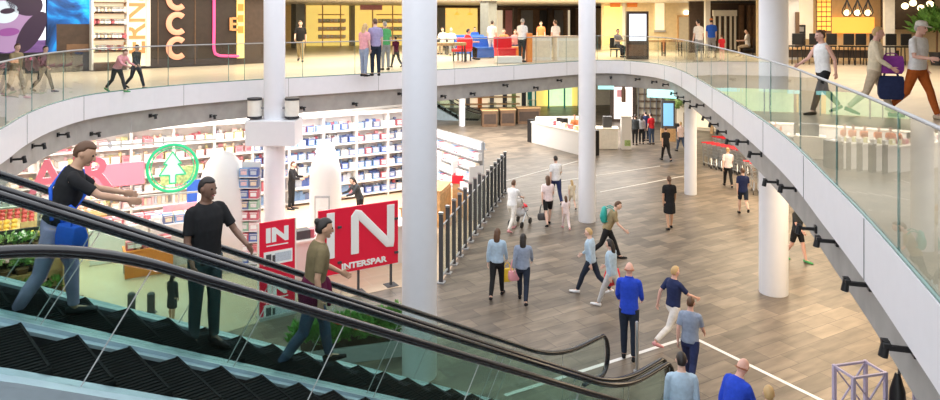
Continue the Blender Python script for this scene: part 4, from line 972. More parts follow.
# far ramps
ramp = at(489, 121)
T = escalator('escalator', 'distant dark escalator left of the brown café booths', 0, 3.6 + .96, .6, 7.6, V((ramp.x - 8.4, ramp.y + 2.2, 0)), -.2, .6, .6)
# shopping carts
def cart_proto():
    T = thing('shopping_cart', 'x', 'cart')
    m = MB()
    for z, sc in ((.48, .78), (.62, .84), (.76, .9), (.9, .97), (1.0, 1.0)):
        x0, x1, y = -.42 * sc, .34, .27 * sc
        P = [V((x0, -y * .8, z)), V((x1, -y, z)), V((x1, y, z)), V((x0, y * .8, z))]
        for i in range(4): m.bar(P[i], P[(i + 1) % 4], .014)
    for q in range(7):
        x = -.33 + q * .11
        for s in (-1, 1): m.bar((x, s * .2, .48), (x * 1.05, s * .255, 1.0), .010)
        m.bar((x, -.2, .48), (x, .2, .48), .010)
    m.build('basket', 'steel', T)
    m = MB(); m.bar((-.4, -.2, .18), (.36, -.25, .18), .03); m.bar((-.4, .2, .18), (.36, .25, .18), .03); m.bar((.36, -.25, .18), (.42, -.25, 1.04), .03); m.bar((.36, .25, .18), (.42, .25, 1.04), .03); m.bar((-.4, -.2, .18), (-.3, -.18, .48), .02); m.bar((-.4, .2, .18), (-.3, .18, .48), .02); m.build('frame', 'steel', T)
    m = MB(); m.cyl((.44, -.3, 1.05), (.44, .3, 1.05), .03, n=10); m.build('handle', 'red', T); m = MB(); m.box((.36, 0, .95), (.02, .4, .12)); m.build('child_flap', 'grey', T)
    for sx in (-.38, .36):
        for sy in (-1, 1): m = MB(); m.cyl((sx, sy * .22 - .015, .06), (sx, sy * .22 + .015, .06), .06, n=12); m.build('wheel', 'black', T)
    return T
cp = cart_proto(); first = True
for (x0, y0, x1, y1, n, g) in ((712, 167, 748, 176, 8, 'front row of red handled carts'), (722, 160, 752, 167, 7, 'rear row of red handled carts'), (752, 190, 772, 199, 4, 'short row of red handled carts by the right column')):
    for k in range(n):
        q = k / (n - 1); p = at(x0 + (x1 - x0) * q, y0 + (y1 - y0) * q)
        T = cp if first else copy_tree(cp); first = False
        T.location = p; T.rotation_euler = (0, 0, PI * .53 if n > 4 else PI * .4)
        T['label'] = 'steel shopping cart with red handle in the ' + g.replace(' of red handled carts', ' of carts'); T['group'] = g
# things under the near right gallery
p = at(866, 478); p = V((5.55, 10.2, 0)); T = thing('lattice_stand', 'pale metal lattice frame stand at the lower right corner', 'stand', p, .25)
for sx in (-1, 1):
    for sy in (-1, 1): m = MB(); m.bar((sx * .27, sy * .18, 0), (sx * .27, sy * .18, 1.74), .045); m.build('leg', 'lilac', T)
for z in (.4, 1.05, 1.72):
    m = MB()
    for a, b in (((-.27, -.18), (.27, -.18)), ((.27, -.18), (.27, .18)), ((.27, .18), (-.27, .18)), ((-.27, .18), (-.27, -.18))): m.bar((*a, z), (*b, z), .03)
    m.build('rail', 'lilac', T)
m = MB()
for z in (.4, 1.05):
    for s in (-1, 1): m.bar((-.27, s * .18, z), (.27, s * .18, z + .66), .02); m.bar((.27, s * .18, z), (-.27, s * .18, z + .66), .02)
m.build('brace', 'lilac', T)
T = thing('folded_parasol', 'black folded parasol standing beside the pale lattice frame', 'parasol', (6.0, 10.05, 0))
m = MB(); m.lathe([(.03, .3), (.11, .5), (.13, .9), (.10, 1.5), (.03, 1.75)], n=14); m.build('canopy', 'black', T, smooth='auto'); m = MB(); m.cyl((0, 0, 0), (.03, 0, 2.0), .02); m.build('pole', 'charcoal', T); m = MB(); m.lathe([(.24, 0), (.24, .05), (.03, .09)], n=20); m.build('base', 'dark', T)
T = thing('info_board', 'lilac display panel under the gallery at the lower right corner', 'panel', (6.55, 9.9, 0), -.35)
m = MB(); m.box((0, 0, .75), (.75, .06, 1.5)); m.build('panel', 'lilac', T, bevel=.01); m = MB(); m.box((0, 0, .03), (.8, .4, .06)); m.build('foot', 'grey', T)

# ================================================================ PEOPLE
REMESH = []
def remesh(o, vox, it=4):
    REMESH.append(o); r = o.modifiers.new('r', 'REMESH'); r.mode = 'VOXEL'; r.voxel_size = vox
    s = o.modifiers.new('s', 'SMOOTH'); s.factor = .5; s.iterations = it
    return o
def rx(p, piv, a):
    p = V(p) - piv; c, s = math.cos(a), math.sin(a); return V((p.x, p.y * c + p.z * s, -p.y * s + p.z * c)) + piv   # a > 0 leans towards +y
def person(label, pos, h=1.7, head=0., legs=(24, -18), knees=(6, 28), arms=((-18, 8, 14), (22, 8, 28)), lean=4, turn=0, nod=6, top=('white', .35), bot=('trousers', 'darkjeans'),
           hair=('short', 'dark'), skin=0, shoes='black', near=False, strap=None, cap=None, collar=None, open_coat=False, roll=0., cat='person', name='person', wide=1.0, sit=False):
    """head: heading in degrees, 0 away from the camera, 90 to the right; faces local +y"""
    k = h / 1.75; T_loc = V(pos)
    D2 = math.radians
    hip = V((0, 0, .93)); piv = hip
    LN = D2(lean)
    def up(p): return rx(p, piv, LN)
    J = {}
    low = 9
    for i, s in enumerate((-1, 1)):
        a, b = D2(legs[i]), D2(knees[i]); hj = V((s * .092, 0, .90))
        kn = hj + V((s * .006, math.sin(a), -math.cos(a))) * .43
        an = kn + V((s * -.004, math.sin(a - b), -math.cos(a - b))) * .41
        fa = a - b
        fdir = V((s * .12, math.cos(fa * .5), math.sin(fa * .5) - (.15 if fa > -.2 else 0))).normalized()
        if abs(fa) < .15: fdir = V((s * .12, 1, -.04)).normalized()
        heel = an + V((0, -.05, -.045)); toe = an + fdir * .17 + V((0, 0, -.055))
        low = min(low, heel.z - .035, toe.z - .025)
        J[s] = dict(h=hj, k=kn, a=an, heel=heel, toe=toe)
    dz = -low
    sh = {}
    for i, s in enumerate((-1, 1)):
        sw, ab, el = (D2(q) for q in arms[i]); S = up(V((s * .174 * wide, -.008, 1.402)))
        el_ = S + V((s * math.sin(ab), math.sin(sw) * math.cos(ab), -math.cos(sw) * math.cos(ab))) * .285
        f = sw + el
        wr = el_ + V((s * math.sin(ab) * .3 - s * .12 * math.sin(min(el, 1.5)), math.sin(f), -math.cos(f))).normalized() * .25
        sh[s] = dict(s=S, e=el_, w=wr, d=(wr - el_).normalized())
    def Z_(p): return (V(p) + V((0, 0, dz))) * k
    vox = (.0075 if near else .0115) * (1 if k > .8 else .8)
    skinm = SKIN[skin]
    # --- body, one continuous surface
    m = MB()
    tor = [((0, .0, .84), .10, .09), ((0, 0, .90), .150, .105), ((0, .005, .98), .152, .105), ((0, .01, 1.08), .130, .095), ((0, .01, 1.22), .150, .110), ((0, .0, 1.34), .165, .112), ((0, -.01, 1.42), .150, .09), ((0, -.012, 1.465), .085, .07), ((0, -.005, 1.50), .055, .056), ((0, .008, 1.58), .052, .055)]
    m.tube([Z_(up(c)) for c, a, b in tor], [(a * k * wide, b * k) for c, a, b in tor], 18, ref=(1, 0, 0))
    hc = up(V((0, .022, 1.635))); RH = Matrix.Rotation(-D2(turn), 3, 'Z') @ Matrix.Rotation(-D2(nod) - LN * .5, 3, 'X')
    def HD(p): return Z_(hc + RH @ V(p))
    R = []
    for i in range(15):
        a = -PI / 2 + PI * i / 14; ca, sa = max(math.cos(a), .03), math.sin(a); ring = []
        jaw = 1 - .22 * max(0, -sa) ; 
        for j in range(18):
            t = 2 * PI * j / 18; x = .073 * ca * math.cos(t) * jaw; y = .092 * ca * math.sin(t) * (1 - .06 * max(0, -sa)) + (.012 * max(0, -sa) if math.sin(t) > 0 else -.006); z = .113 * sa
            ring.append(HD((x, y, z)))
        R.append(ring)
    m.rings(R)
    m.tube([HD((0, .084, .022)), HD((0, .104, -.012)), HD((0, .108, -.028)), HD((0, .085, -.034))], [.008 * k, .012 * k, .016 * k, .010 * k], 8)
    m.tube([HD((0, .06, -.085)), HD((0, .088, -.092))], [.026 * k, .014 * k], 8)
    for s in (-1, 1):
        m.ball(HD((s * .076, -.006, -.005)), (.012 * k, .02 * k, .031 * k), 8)
        j = J[s]
        m.tube([Z_(j['h'] + V((0, 0, .03))), Z_(j['h'].lerp(j['k'], .3)), Z_(j['h'].lerp(j['k'], .75)), Z_(j['k']), Z_(j['k'].lerp(j['a'], .3) + V((0, -.012, 0))), Z_(j['k'].lerp(j['a'], .75)), Z_(j['a'])], [q * k for q in (.088, .082, .060, .054, .056, .040, .036)], 12, ref=(1, 0, 0))
        m.tube([Z_(j['a']), Z_(j['heel'].lerp(j['toe'], .3) + V((0, 0, .02))), Z_(j['toe'])], [.036 * k, .036 * k, .022 * k], 10, ref=(1, 0, 0))
        A = sh[s]
        m.tube([Z_(up(V((s * .12, -.005, 1.41)))), Z_(A['s']), Z_(A['s'].lerp(A['e'], .45)), Z_(A['e']), Z_(A['e'].lerp(A['w'], .3)), Z_(A['w'])], [q * k for q in (.042, .048, .043, .036, .037, .025)], 10)
        # hand: palm, four fingers, a thumb from the side
        d = A['d']; side = V((s, 0, 0)); side = (side - d * side.dot(d)).normalized(); acr = d.cross(side) * s     # acr: across the palm, forward
        if acr.y < 0 and abs(d.y) < .9: acr = -acr
        W = A['w']; m.tube([Z_(W), Z_(W + d * .035), Z_(W + d * .085)], [(.024 * k, .018 * k), (.038 * k, .015 * k), (.040 * k, .013 * k)], 10, ref=tuple(acr))
        curl = -side
        for q, ln in enumerate((.066, .078, .073, .058)):
            b0 = W + d * .078 + acr * (.030 - .020 * q); b1 = b0 + (d + curl * .25).normalized() * ln * .5; b2 = b1 + (d * .75 + curl * .8).normalized() * ln * .5
            rr = (.0085 if near else .0105) * k
            m.tube([Z_(b0), Z_(b1), Z_(b2)], [rr, rr, rr * .85], 6)
        t0 = W + d * .025 + acr * .03; t1 = t0 + (d * .7 + acr * .75).normalized() * .04; t2 = t1 + (d * .95 + acr * .15 + curl * .3).normalized() * .032
        rr = (.010 if near else .0115) * k; m.tube([Z_(t0), Z_(t1), Z_(t2)], [rr * 1.2, rr, rr * .85], 6)
    body = m.build(name, skinm, smooth=True); remesh(body, vox * (1 if near else 1), 3)
    body.location = T_loc; body.rotation_euler = (0, D2(roll), -D2(head)); tag(body, label, cat)
    def part(nm, mb, mm, vx=None, it=4):
        o = mb.build(nm, mm, body, smooth=True)
        if vx: remesh(o, vx, it)
        return o
    cv = (.011 if near else .016) * (1 if k > .8 else .75)
    # --- face
    for s in (-1, 1):
        m = MB(); m.ball(HD((s * .029, .083, .016)), .0105 * k, 8); part('eye', m, 'eye')
    m = MB(); m.tube([HD((-.022, .086, -.056)), HD((0, .093, -.057)), HD((.022, .086, -.056))], [.004 * k, .007 * k, .004 * k], 6); part('mouth', m, 'lip')
    # --- clothes
    if top:
        tm, sl = cl(top[0]), top[1]; ln = top[2] if len(top) > 2 else .88; m = MB(); ease = .016
        tt = [((0, 0, ln), .158, .118)] + ([((0, 0, .95), .160, .116)] if ln < .93 else []) + [((0, .008, 1.08), .146, .112), ((0, .01, 1.22), .160, .124), ((0, 0, 1.34), .170, .122), ((0, -.01, 1.42), .150, .098), ((0, -.012, 1.462), .092, .078), ((0, -.008, 1.485), .064, .064)]
        m.tube([Z_(up(c)) for c, a, b in tt], [((a + ease) * k * wide, (b + ease * .6) * k) for c, a, b in tt], 20, ref=(1, 0, 0))
        if sl > 0:
            for s in (-1, 1):
                A = sh[s]; pts = [up(V((s * .09, -.006, 1.425))), up(V((s * .135 * wide, -.007, 1.424))), up(V((s * .165 * wide, -.008, 1.412))), A['s'].lerp(A['e'], .12), A['s'].lerp(A['e'], .5)]; rr = [.045, .052, .058, .061, .055]
                if sl <= .5: pts.append(A['s'].lerp(A['e'], .78)); rr.append(.056)
                else: pts += [A['e'], A['e'].lerp(A['w'], .4), A['e'].lerp(A['w'], .93)]; rr += [.048, .046, .036]
                m.tube([Z_(p) for p in pts], [q * k for q in rr], 12)
        part('dress' if bot[0] == 'dress' else 'shirt' if sl <= .5 else 'jacket', m, tm, cv)
        if collar:
            m = MB(); m.tube([Z_(up(V((.066 * math.cos(a), .066 * math.sin(a) - .006, 1.49 - .012 * math.sin(a))))) for a in [2 * PI * i / 16 for i in range(16)]], .016 * k, 6, closed=True); part('collar', m, cl(collar))
    kind, bc = bot
    bm = cl(bc); m = MB()
    if kind in ('trousers', 'shorts'):
        m.tube([Z_(V((0, 0, .80))), Z_(V((0, 0, .86))), Z_(V((0, 0, .93))), Z_(V((0, .004, 1.0)))], [(.12 * k, .10 * k), (.165 * k, .122 * k), (.168 * k, .120 * k), (.158 * k, .113 * k)], 18, ref=(1, 0, 0))
        for s in (-1, 1):
            j = J[s]; P = [j['h'] + V((0, 0, .02)), j['h'].lerp(j['k'], .35), j['h'].lerp(j['k'], .8)]; rr = [.098, .093, .074]
            if kind == 'trousers': P += [j['k'], j['k'].lerp(j['a'], .35) + V((0, -.008, 0)), j['k'].lerp(j['a'], .97)]; rr += [.068, .066, .052]
            m.tube([Z_(p) for p in P], [q * k for q in rr], 14, ref=(1, 0, 0))
        part(kind, m, bm, cv)
    elif kind in ('skirt', 'dress'):
        kz = min(J[-1]['k'].z, J[1]['k'].z) + .05; ky = (J[-1]['k'].y + J[1]['k'].y) / 2; sp = abs(J[-1]['k'].y - J[1]['k'].y) / 2
        m.tube([Z_(V((0, ky * .8, kz))), Z_(V((0, ky * .4, .80))), Z_(V((0, 0, .92))), Z_(V((0, .005, 1.04)))], [(.20 * k, (.12 + sp * .9) * k), (.19 * k, (.13 + sp * .4) * k), (.168 * k, .125 * k), (.142 * k, .108 * k)], 20, ref=(1, 0, 0)); part('skirt', m, bm, cv)
    for s in (-1, 1):
        j = J[s]; m = MB(); fd_ = (j['toe'] - j['heel']).normalized()
        m.tube([Z_(j['heel'] - fd_ * .02), Z_(j['heel'].lerp(j['toe'], .2) + V((0, 0, .012))), Z_(j['heel'].lerp(j['toe'], .65)), Z_(j['toe'] + fd_ * .04)], [(.036 * k, .036 * k), (.040 * k, .046 * k), (.046 * k, .036 * k), (.030 * k, .020 * k)], 12, ref=(1, 0, 0))
        o = part('shoe', m, cl(shoes))
    # --- hair
    st, hcol = hair
    if st != 'bald':
        m = MB(); R = []
        for i in range(13):
            a = -PI * .18 + PI * .68 * i / 12; ca, sa = max(math.cos(a), .02), math.sin(a); ring = []
            for jx in range(20):
                t = 2 * PI * jx / 20; fr = math.sin(t)
                sc = 1.13 if (fr < .25 or a > .62) else .80
                lowcut = a < (.05 if fr < -.1 else .55 if fr > .3 else .25) and fr > -.35 
                if lowcut and st != 'long': sc = min(sc, .88)
                if lowcut and st == 'long' and fr > .3: sc = .8
                ring.append(HD((.075 * ca * math.cos(t) * sc * (1.05 if st == 'long' else 1), .096 * ca * fr * sc - .006, .113 * sa * (1.09 if a > .3 else 1.0) + .004)))
            R.append(ring)
        m.rings(R)
        if st == 'long': m.tube([HD((0, -.055, .05)), HD((0, -.082, -.04)), HD((0, -.092, -.14)), HD((0, -.088, -.25)), HD((0, -.075, -.33))], [(.055 * k, .04 * k), (.083 * k, .042 * k), (.085 * k, .038 * k), (.068 * k, .03 * k), (.02 * k, .012 * k)], 14, ref=(1, 0, 0))
        if st == 'bun': m.ball(HD((0, -.10, .07)), .042 * k, 10)
        if st == 'tail': m.tube([HD((0, -.09, .04)), HD((0, -.125, .0)), HD((0, -.12, -.12)), HD((0, -.10, -.2))], [.022 * k, .03 * k, .025 * k, .008 * k], 8)
        part('hair', m, HAIR[hcol], .010 if near else .013, 2)
    else:
        m = MB()
        m.tube([HD((-.078, .0, -.02)), HD((-.06, -.06, -.03)), HD((0, -.092, -.035)), HD((.06, -.06, -.03)), HD((.078, 0, -.02))], [(.008 * k, .03 * k)] * 5, 8, ref=(0, 0, 1)); part('hair', m, HAIR[hcol])
    if cap:
        m = MB(); m.rings([[HD((.084 * math.cos(2 * PI * j / 20) * q, .104 * math.sin(2 * PI * j / 20) * q - .004, z)) for j in range(20)] for q, z in ((1.0, .045), (1.02, .075), (.9, .112), (.55, .135), (.05, .142))])
        m.rings([[HD((x * .07, .07 + yy, .05 + (.006 if zz else 0) - yy * .15)) for x, yy in ((-1, 0), (-.9, .06), (-.4, .1), (.4, .1), (.9, .06), (1, 0))] for zz in (0, 1)]); part('cap', m, cl(cap))
    if strap:
        m = MB(); m.tube([Z_(up(V((-.12, .06, 1.46)))), Z_(up(V((0, .155, 1.25)))), Z_(up(V((.17, .06, 1.0))))], [(.012 * k, .02 * k)] * 3, 6); m.tube([Z_(up(V((-.12, .06, 1.46)))), Z_(up(V((-.1, -.09, 1.45)))), Z_(up(V((.02, -.15, 1.25)))), Z_(up(V((.17, -.04, 1.0))))], [(.012 * k, .02 * k)] * 4, 6); part('strap', m, cl(strap))
    info = {s: body.location + Matrix.Rotation(-D2(head), 3, 'Z') @ Z_(sh[s]['w'] + sh[s]['d'] * .09) for s in (-1, 1)}
    info['up'] = lambda p: body.location + Matrix.Rotation(-D2(head), 3, 'Z') @ Z_(up(V(p)))
    return body, info
STAND = dict(legs=(3, -2), knees=(3, 3), arms=((4, 7, 12), (-2, 7, 14)))
SIT = dict(legs=(84, 82), knees=(86, 84), arms=((30, 10, 60), (30, 10, 60)))
PUSH = dict(arms=((38, 4, 35), (38, 4, 35)), lean=10)
def bag(name, label, p, size, mm, rz=0, handle=.16, cat='bag', tilt=0):
    T = thing(name, label, cat, p, rz); w, d, hh = size; m = MB()
    m.rings([[V((sx * w / 2 * q, sy * d / 2 * q2, z)) for sx, sy in ((-1, -1), (-.5, -1.25), (.5, -1.25), (1, -1), (1, 1), (.5, 1.25), (-.5, 1.25), (-1, 1))] for q, q2, z in ((.82, .8, -hh - handle), (.98, 1, -hh * .8 - handle), (1, 1, -hh * .35 - handle), (.9, .7, -handle))]); m.build('body', mm, T, smooth='auto', bevel=.012)
    m = MB()
    for s in (-1, 1): m.tube(catmull([(-w * .28, s * d * .3, -handle - .02), (-w * .2, s * d * .12, -handle * .35), (0, 0, .0), (w * .2, s * d * .12, -handle * .35), (w * .28, s * d * .3, -handle - .02)], .05), .010, 6)
    m.build('handle', mm, T, smooth=True); return T
def backpack(label, info, mm, head, lean_y=-.19):
    p = info['up']((0, lean_y - .03, 1.24)); T = thing('backpack', label, 'backpack', p, -math.radians(head)); m = MB()
    m.tube([(0, 0, -.22), (0, -.01, -.16), (0, -.015, .02), (0, .0, .17), (0, .02, .22)], [(.12, .07), (.15, .10), (.15, .095), (.12, .07), (.05, .03)], 16, ref=(1, 0, 0)); m.build('body', mm, T, smooth=True); m = MB(); m.tube([(0, -.09, -.12), (0, -.10, -.02)], [(.1, .03), (.1, .025)], 12, ref=(1, 0, 0)); m.build('pocket', mm, T, smooth=True)
    m = MB()
    for s in (-1, 1): m.tube(catmull([(s * .09, .06, .18), (s * .11, .17, .22), (s * .13, .28, .12), (s * .13, .24, -.08), (s * .12, .05, -.18)], .06), .014, 6)
    m.build('strap', mm, T, smooth=True)

# riders on the escalator: feet on the tread under them
def rider(s, L=7.31, dv=0): p = u_ * s + v_ * (L + dv); return V((p.x, p.y, zh_(int((s - SA1 + .3) / .4) * .4 + SA1 - .3 + .2, 5.956, SA1, S2) - 1.025))
b_1, i1 = person('standing man in black top and dark trousers on the escalator, one hand on the rail', rider(3.0), 1.73, 128, legs=(2, -3), knees=(2, 3), arms=((24, 20, 36), (4, 10, 22)), lean=2, turn=-14, top=('black', .4, .86), bot=('trousers', 'tealjeans'), hair=('short', 'dark'), skin=2, near=True)
b_2, i2 = person('person in black top and lavender trousers leaning forward high on the escalator', rider(1.62, dv=.02), 1.66, 62, legs=(20, -16), knees=(18, 16), arms=((48, 10, 26), (54, 12, 20)), lean=20, turn=20, nod=16, top=('black', .3, .95), bot=('trousers', 'lavender'), hair=('short', 'brown'), skin=1, shoes='coal', near=True, strap='blue')
b_3, i3 = person('woman in khaki top with burgundy jacket around her hips walking down the escalator', rider(4.25), 1.74, 66, legs=(22, -16), knees=(14, 24), arms=((20, 10, 40), (-14, 14, 20)), lean=10, top=('olive', .35, .92), bot=('trousers', 'jeans'), hair=('bun', 'dark'), skin=1, near=True)
m = MB(); m.tube([(0, .0, .80), (0, .005, .90), (0, .02, 1.02), (0, .03, 1.08)], [(.20, .16), (.205, .17), (.175, .14), (.15, .12)], 20, ref=(1, 0, 0)); m.tube(catmull([(-.05, .16, 1.03), (0, .19, 1.0), (.03, .20, .85), (.02, .19, .72)], .06), .03, 8); o = m.build('tied_jacket', cl('burgundy'), b_3, smooth=True); o.location = (0, 0, -.02); remesh(o, .014)
bag('shoulder_bag', 'bright blue bag hanging at the side of the leaning rider', i2['up']((.24, .06, 1.18)), (.34, .14, .26), cl('blue'), -.6)

def lp(label, x, y, **k):   # ground floor
    return person(label, at(x, y), **k)
def gp(label, x, y, **k):   # gallery
    return person(label, at(x, y, UP), **k)
lp('man in white T-shirt and dark trousers walking away beside the woman in black shorts', 556, 204, h=1.78, head=-8, top=('white', .4), bot=('trousers', 'navy'), hair=('short', 'dark'))
bo, inf = lp('woman in pinkish white top and black shorts with long hair walking away', 548, 225.5, h=1.63, head=-4, top=('pinkwhite', .4), bot=('shorts', 'black'), hair=('long', 'brown'), legs=(-16, 20), knees=(24, 5))
bag('handbag', 'dark handbag hanging from the left hand of the woman in black shorts', inf[-1], (.3, .12, .22), 'charcoal', .2, .3)
lp('blond child in cream top walking beside the man in white T-shirt', 572, 209, h=1.05, head=-10, top=('cream', .4), bot=('shorts', 'cream'), hair=('long', 'blond'))
lp('small child in pale pink clothes walking just right of the woman in black shorts', 566, 229, h=1.08, head=-6, top=('pinkwhite', .4), bot=('trousers', 'pinkwhite'), hair=('long', 'brown'), shoes='pink')
bo, inf = lp('woman in white top with red front pushing a pale pushchair along the glass posts', 512, 231, h=1.64, head=30, top=('white', .4), bot=('trousers', 'offwhite'), hair=('short', 'brown'), shoes='pink', **PUSH)
p = at(519, 228) + V((.05, .35, 0)); T = thing('pushchair', 'pale pushchair with a red cover pushed along the glass posts', 'pushchair', p, -math.radians(30))
m = MB(); m.tube([(0, -.25, .45), (0, -.05, .42), (0, .2, .48), (0, .35, .42)], [(.2, .10), (.22, .14), (.2, .12), (.16, .05)], 14, ref=(1, 0, 0)); m.build('seat', cl('lightgrey'), T, smooth=True)
m = MB(); m.tube([(0, .02, .60), (0, .15, .62), (0, .32, .54)], [(.19, .05), (.2, .07), (.15, .04)], 12, ref=(1, 0, 0)); m.build('cover', 'red', T, smooth=True); m = MB(); m.tube([(-.18, -.26, .6), (-.2, -.2, .85), (0, -.12, .98), (.2, -.2, .85), (.18, -.26, .6)], .03, 8); m.ball((0, -.2, .78), (.2, .16, .18), 12); m.build('hood', cl('offwhite'), T, smooth=True)
m = MB(); [m.tube([(s * .22, .32, .1), (s * .22, .0, .45), (s * .22, -.38, .98)], .014, 6) for s in (-1, 1)]; [m.tube([(s * .22, -.3, .1), (s * .22, 0, .45)], .014, 6) for s in (-1, 1)]; m.bar((-.22, -.38, .98), (.22, -.38, .98), .035); m.build('frame', 'steel', T)
for sx in (-1, 1):
    for y in (.32, -.3): m = MB(); m.cyl((sx * .22 - .02, y, .1), (sx * .22 + .02, y, .1), .1, n=14); m.build('wheel', 'black', T)
bo, inf = lp('long haired woman in pale grey blue top and black trousers walking with a yellow bag', 497, 297.5, h=1.66, head=12, top=('sky', .9, .9), bot=('trousers', 'black'), hair=('long', 'brown'), legs=(-16, 18), knees=(22, 5), arms=((-10, 10, 10), (14, 8, 14)))
bag('carrier_bag', 'yellow carrier bag held by the woman in pale grey blue top', inf[1], (.30, .10, .32), 'yellow', .3, .14)
bo, inf = lp('woman with long dark hair in grey blue top and dark jeans beside the yellow bag', 523, 302.5, h=1.63, head=8, top=('greyblue', .9), bot=('trousers', 'darkjeans'), hair=('long', 'dark'), legs=(20, -18), knees=(5, 24))
bag('shoulder_bag', 'pink bag on the left arm of the woman in dark jeans', inf['up']((-.24, .02, 1.12)), (.26, .12, .22), 'pink', .2, .3)
bo, inf = lp('person with black trousers bending forward under a teal backpack by the tall column', 607, 259, h=1.76, head=100, lean=24, top=('khaki', .4), bot=('trousers', 'black'), hair=('short', 'brown'), legs=(28, -22), knees=(8, 26))
backpack('teal backpack on the person bending forward by the tall column', inf, 'teal', 100)
lp('woman in light blue top and dark trousers walking in front of the teal backpack', 591, 294, h=1.66, head=-60, top=('sky', .9), bot=('trousers', 'darkjeans'), hair=('short', 'blond'), shoes='white', legs=(28, -24), knees=(8, 28))
bo, inf = lp('woman in pale blue top and pale trousers with dark hair walking with a red bag', 612, 308, h=1.64, head=-50, top=('sky', .9), bot=('trousers', 'lightgrey'), hair=('long', 'dark'), shoes='white', legs=(26, -24), knees=(6, 26))
bag('shopping_bag', 'red shopping bag carried by the woman in pale trousers', inf['up']((.2, .1, 1.06)), (.42, .18, .34), 'red', .8, .12)
lp('tall man in bright blue hoodie and dark trousers standing at the foot of the escalators', 629, 359, h=1.86, head=18, top=('royal', .9, .84), bot=('trousers', 'darkjeans'), hair=('bald', 'red'), skin=3, near=True, legs=(3, -3), knees=(2, 4), arms=((12, 9, 40), (14, 9, 42)), nod=18, collar='royal')
lp('person in navy top and white trousers walking past the man in the blue hoodie', 673, 344, h=1.70, head=62, top=('navy', .4, .92), bot=('trousers', 'offwhite'), hair=('short', 'blond'), skin=3, shoes='pink', legs=(34, -30), knees=(6, 30), arms=((-34, 14, 20), (40, 14, 26)), near=True)
lp('brown haired person in grey blue top walking behind the person in light blue shirt', 690, 385, h=1.62, head=30, top=('greyblue', .4), bot=('trousers', 'navy'), hair=('short', 'brown'), skin=3, near=True, legs=(22, -20), knees=(6, 26))
lp('person in light blue shirt with dark hair seen from behind at the lower edge', 682, 476, h=1.76, head=8, top=('sky', .9), bot=('trousers', 'navy'), hair=('short', 'dark'), near=True, **STAND)
lp('man in blue shirt with reddish thinning hair leaning forward at the lower edge', 730, 480, h=1.80, head=62, lean=20, nod=20, top=('royal', .9), bot=('trousers', 'darkjeans'), hair=('bald', 'red'), skin=3, near=True)
lp('blond person at the lower edge right of the man in blue shirt', 769, 505, h=1.65, head=20, top=('beige', .9), bot=('trousers', 'jeans'), hair=('short', 'blond'), near=True)
lp('woman in short black dress walking away alone on the open floor', 669.5, 229, h=1.67, head=2, top=('black', .3), bot=('dress', 'black'), hair=('tail', 'brown'), skin=1, legs=(-10, 12), knees=(18, 4), arms=((-10, 8, 12), (10, 8, 14)))
lp('man in black T-shirt and black trousers walking away left of the small white column', 666, 161, h=1.66, head=-6, top=('black', .4), bot=('trousers', 'black'), hair=('short', 'brown'))
lp('person in red T-shirt and jeans in the queue left of the blue totem', 651.5, 144.5, h=1.66, head=-30, top=('red', .4), bot=('trousers', 'jeans'), hair=('short', 'dark'), **STAND)
lp('person in black jacket in the queue next to the white menu pillar', 635, 145, h=1.60, head=20, top=('coal', .9), bot=('trousers', 'black'), hair=('short', 'dark'), **STAND)
lp('person in grey top in the middle of the queue by the menu pillar', 641.5, 144, h=1.55, head=10, top=('grey', .9), bot=('trousers', 'black'), hair=('long', 'dark'), **STAND)
lp('dark haired person in navy top in the queue behind the one in red', 646, 141, h=1.62, head=-20, top=('navy', .9), bot=('trousers', 'darkjeans'), hair=('short', 'dark'), **STAND)
lp('person in pinkish white top and jeans beside the small white column', 681, 152, h=1.56, head=-10, top=('pinkwhite', .4), bot=('trousers', 'jeans'), hair=('short', 'blond'))
lp('woman in white top and black trousers walking along the shopping carts', 728, 187, h=1.60, head=10, top=('pinkwhite', .4), bot=('trousers', 'black'), hair=('bun', 'blond'))
lp('person in dark blue top and shorts running past the shopping carts', 743, 215, h=1.60, head=12, top=('navy', .4, .86), bot=('shorts', 'darkjeans'), hair=('short', 'brown'), shoes='black', legs=(20, -26), knees=(10, 46))
lp('person in black top and black shorts walking half hidden by the gallery edge', 797, 261, h=1.66, head=150, top=('coal', .4), bot=('shorts', 'black'), hair=('short', 'dark'), skin=3, shoes='green', legs=(18, -14), knees=(5, 22))
lp('staff member in black standing before the blue toned wall shelving', 291.5, 209.5, h=1.68, head=95, top=('black', .9), bot=('trousers', 'black'), hair=('short', 'brown'), legs=(3, -2), knees=(3, 3), arms=((30, 8, 60), (30, 8, 60)))
lp('dark haired cashier in black leaning behind the big red IN sign', 360, 226, h=1.66, head=-120, lean=22, top=('coal', .9), bot=('trousers', 'black'), hair=('long', 'dark'), arms=((40, 8, 40), (40, 8, 40)), legs=(3, -2), knees=(3, 3))
lp('salesperson in orange pink top behind the white island counter', 575, 146, h=1.66, head=200, top=('orange', .4), bot=('trousers', 'beige'), hair=('short', 'red'), lean=10, legs=(3, -2), knees=(3, 3), arms=((30, 8, 40), (30, 8, 50)))
lp('child-sized dark figure added for a reflection in the glass, standing beside the bollards', 172, 323, h=1.08, head=20, top=('coal', .9, .62), bot=('skirt', 'coal'), hair=('long', 'dark'), skin=1, **STAND)  # solid figure added in place of a dark reflection in the glass
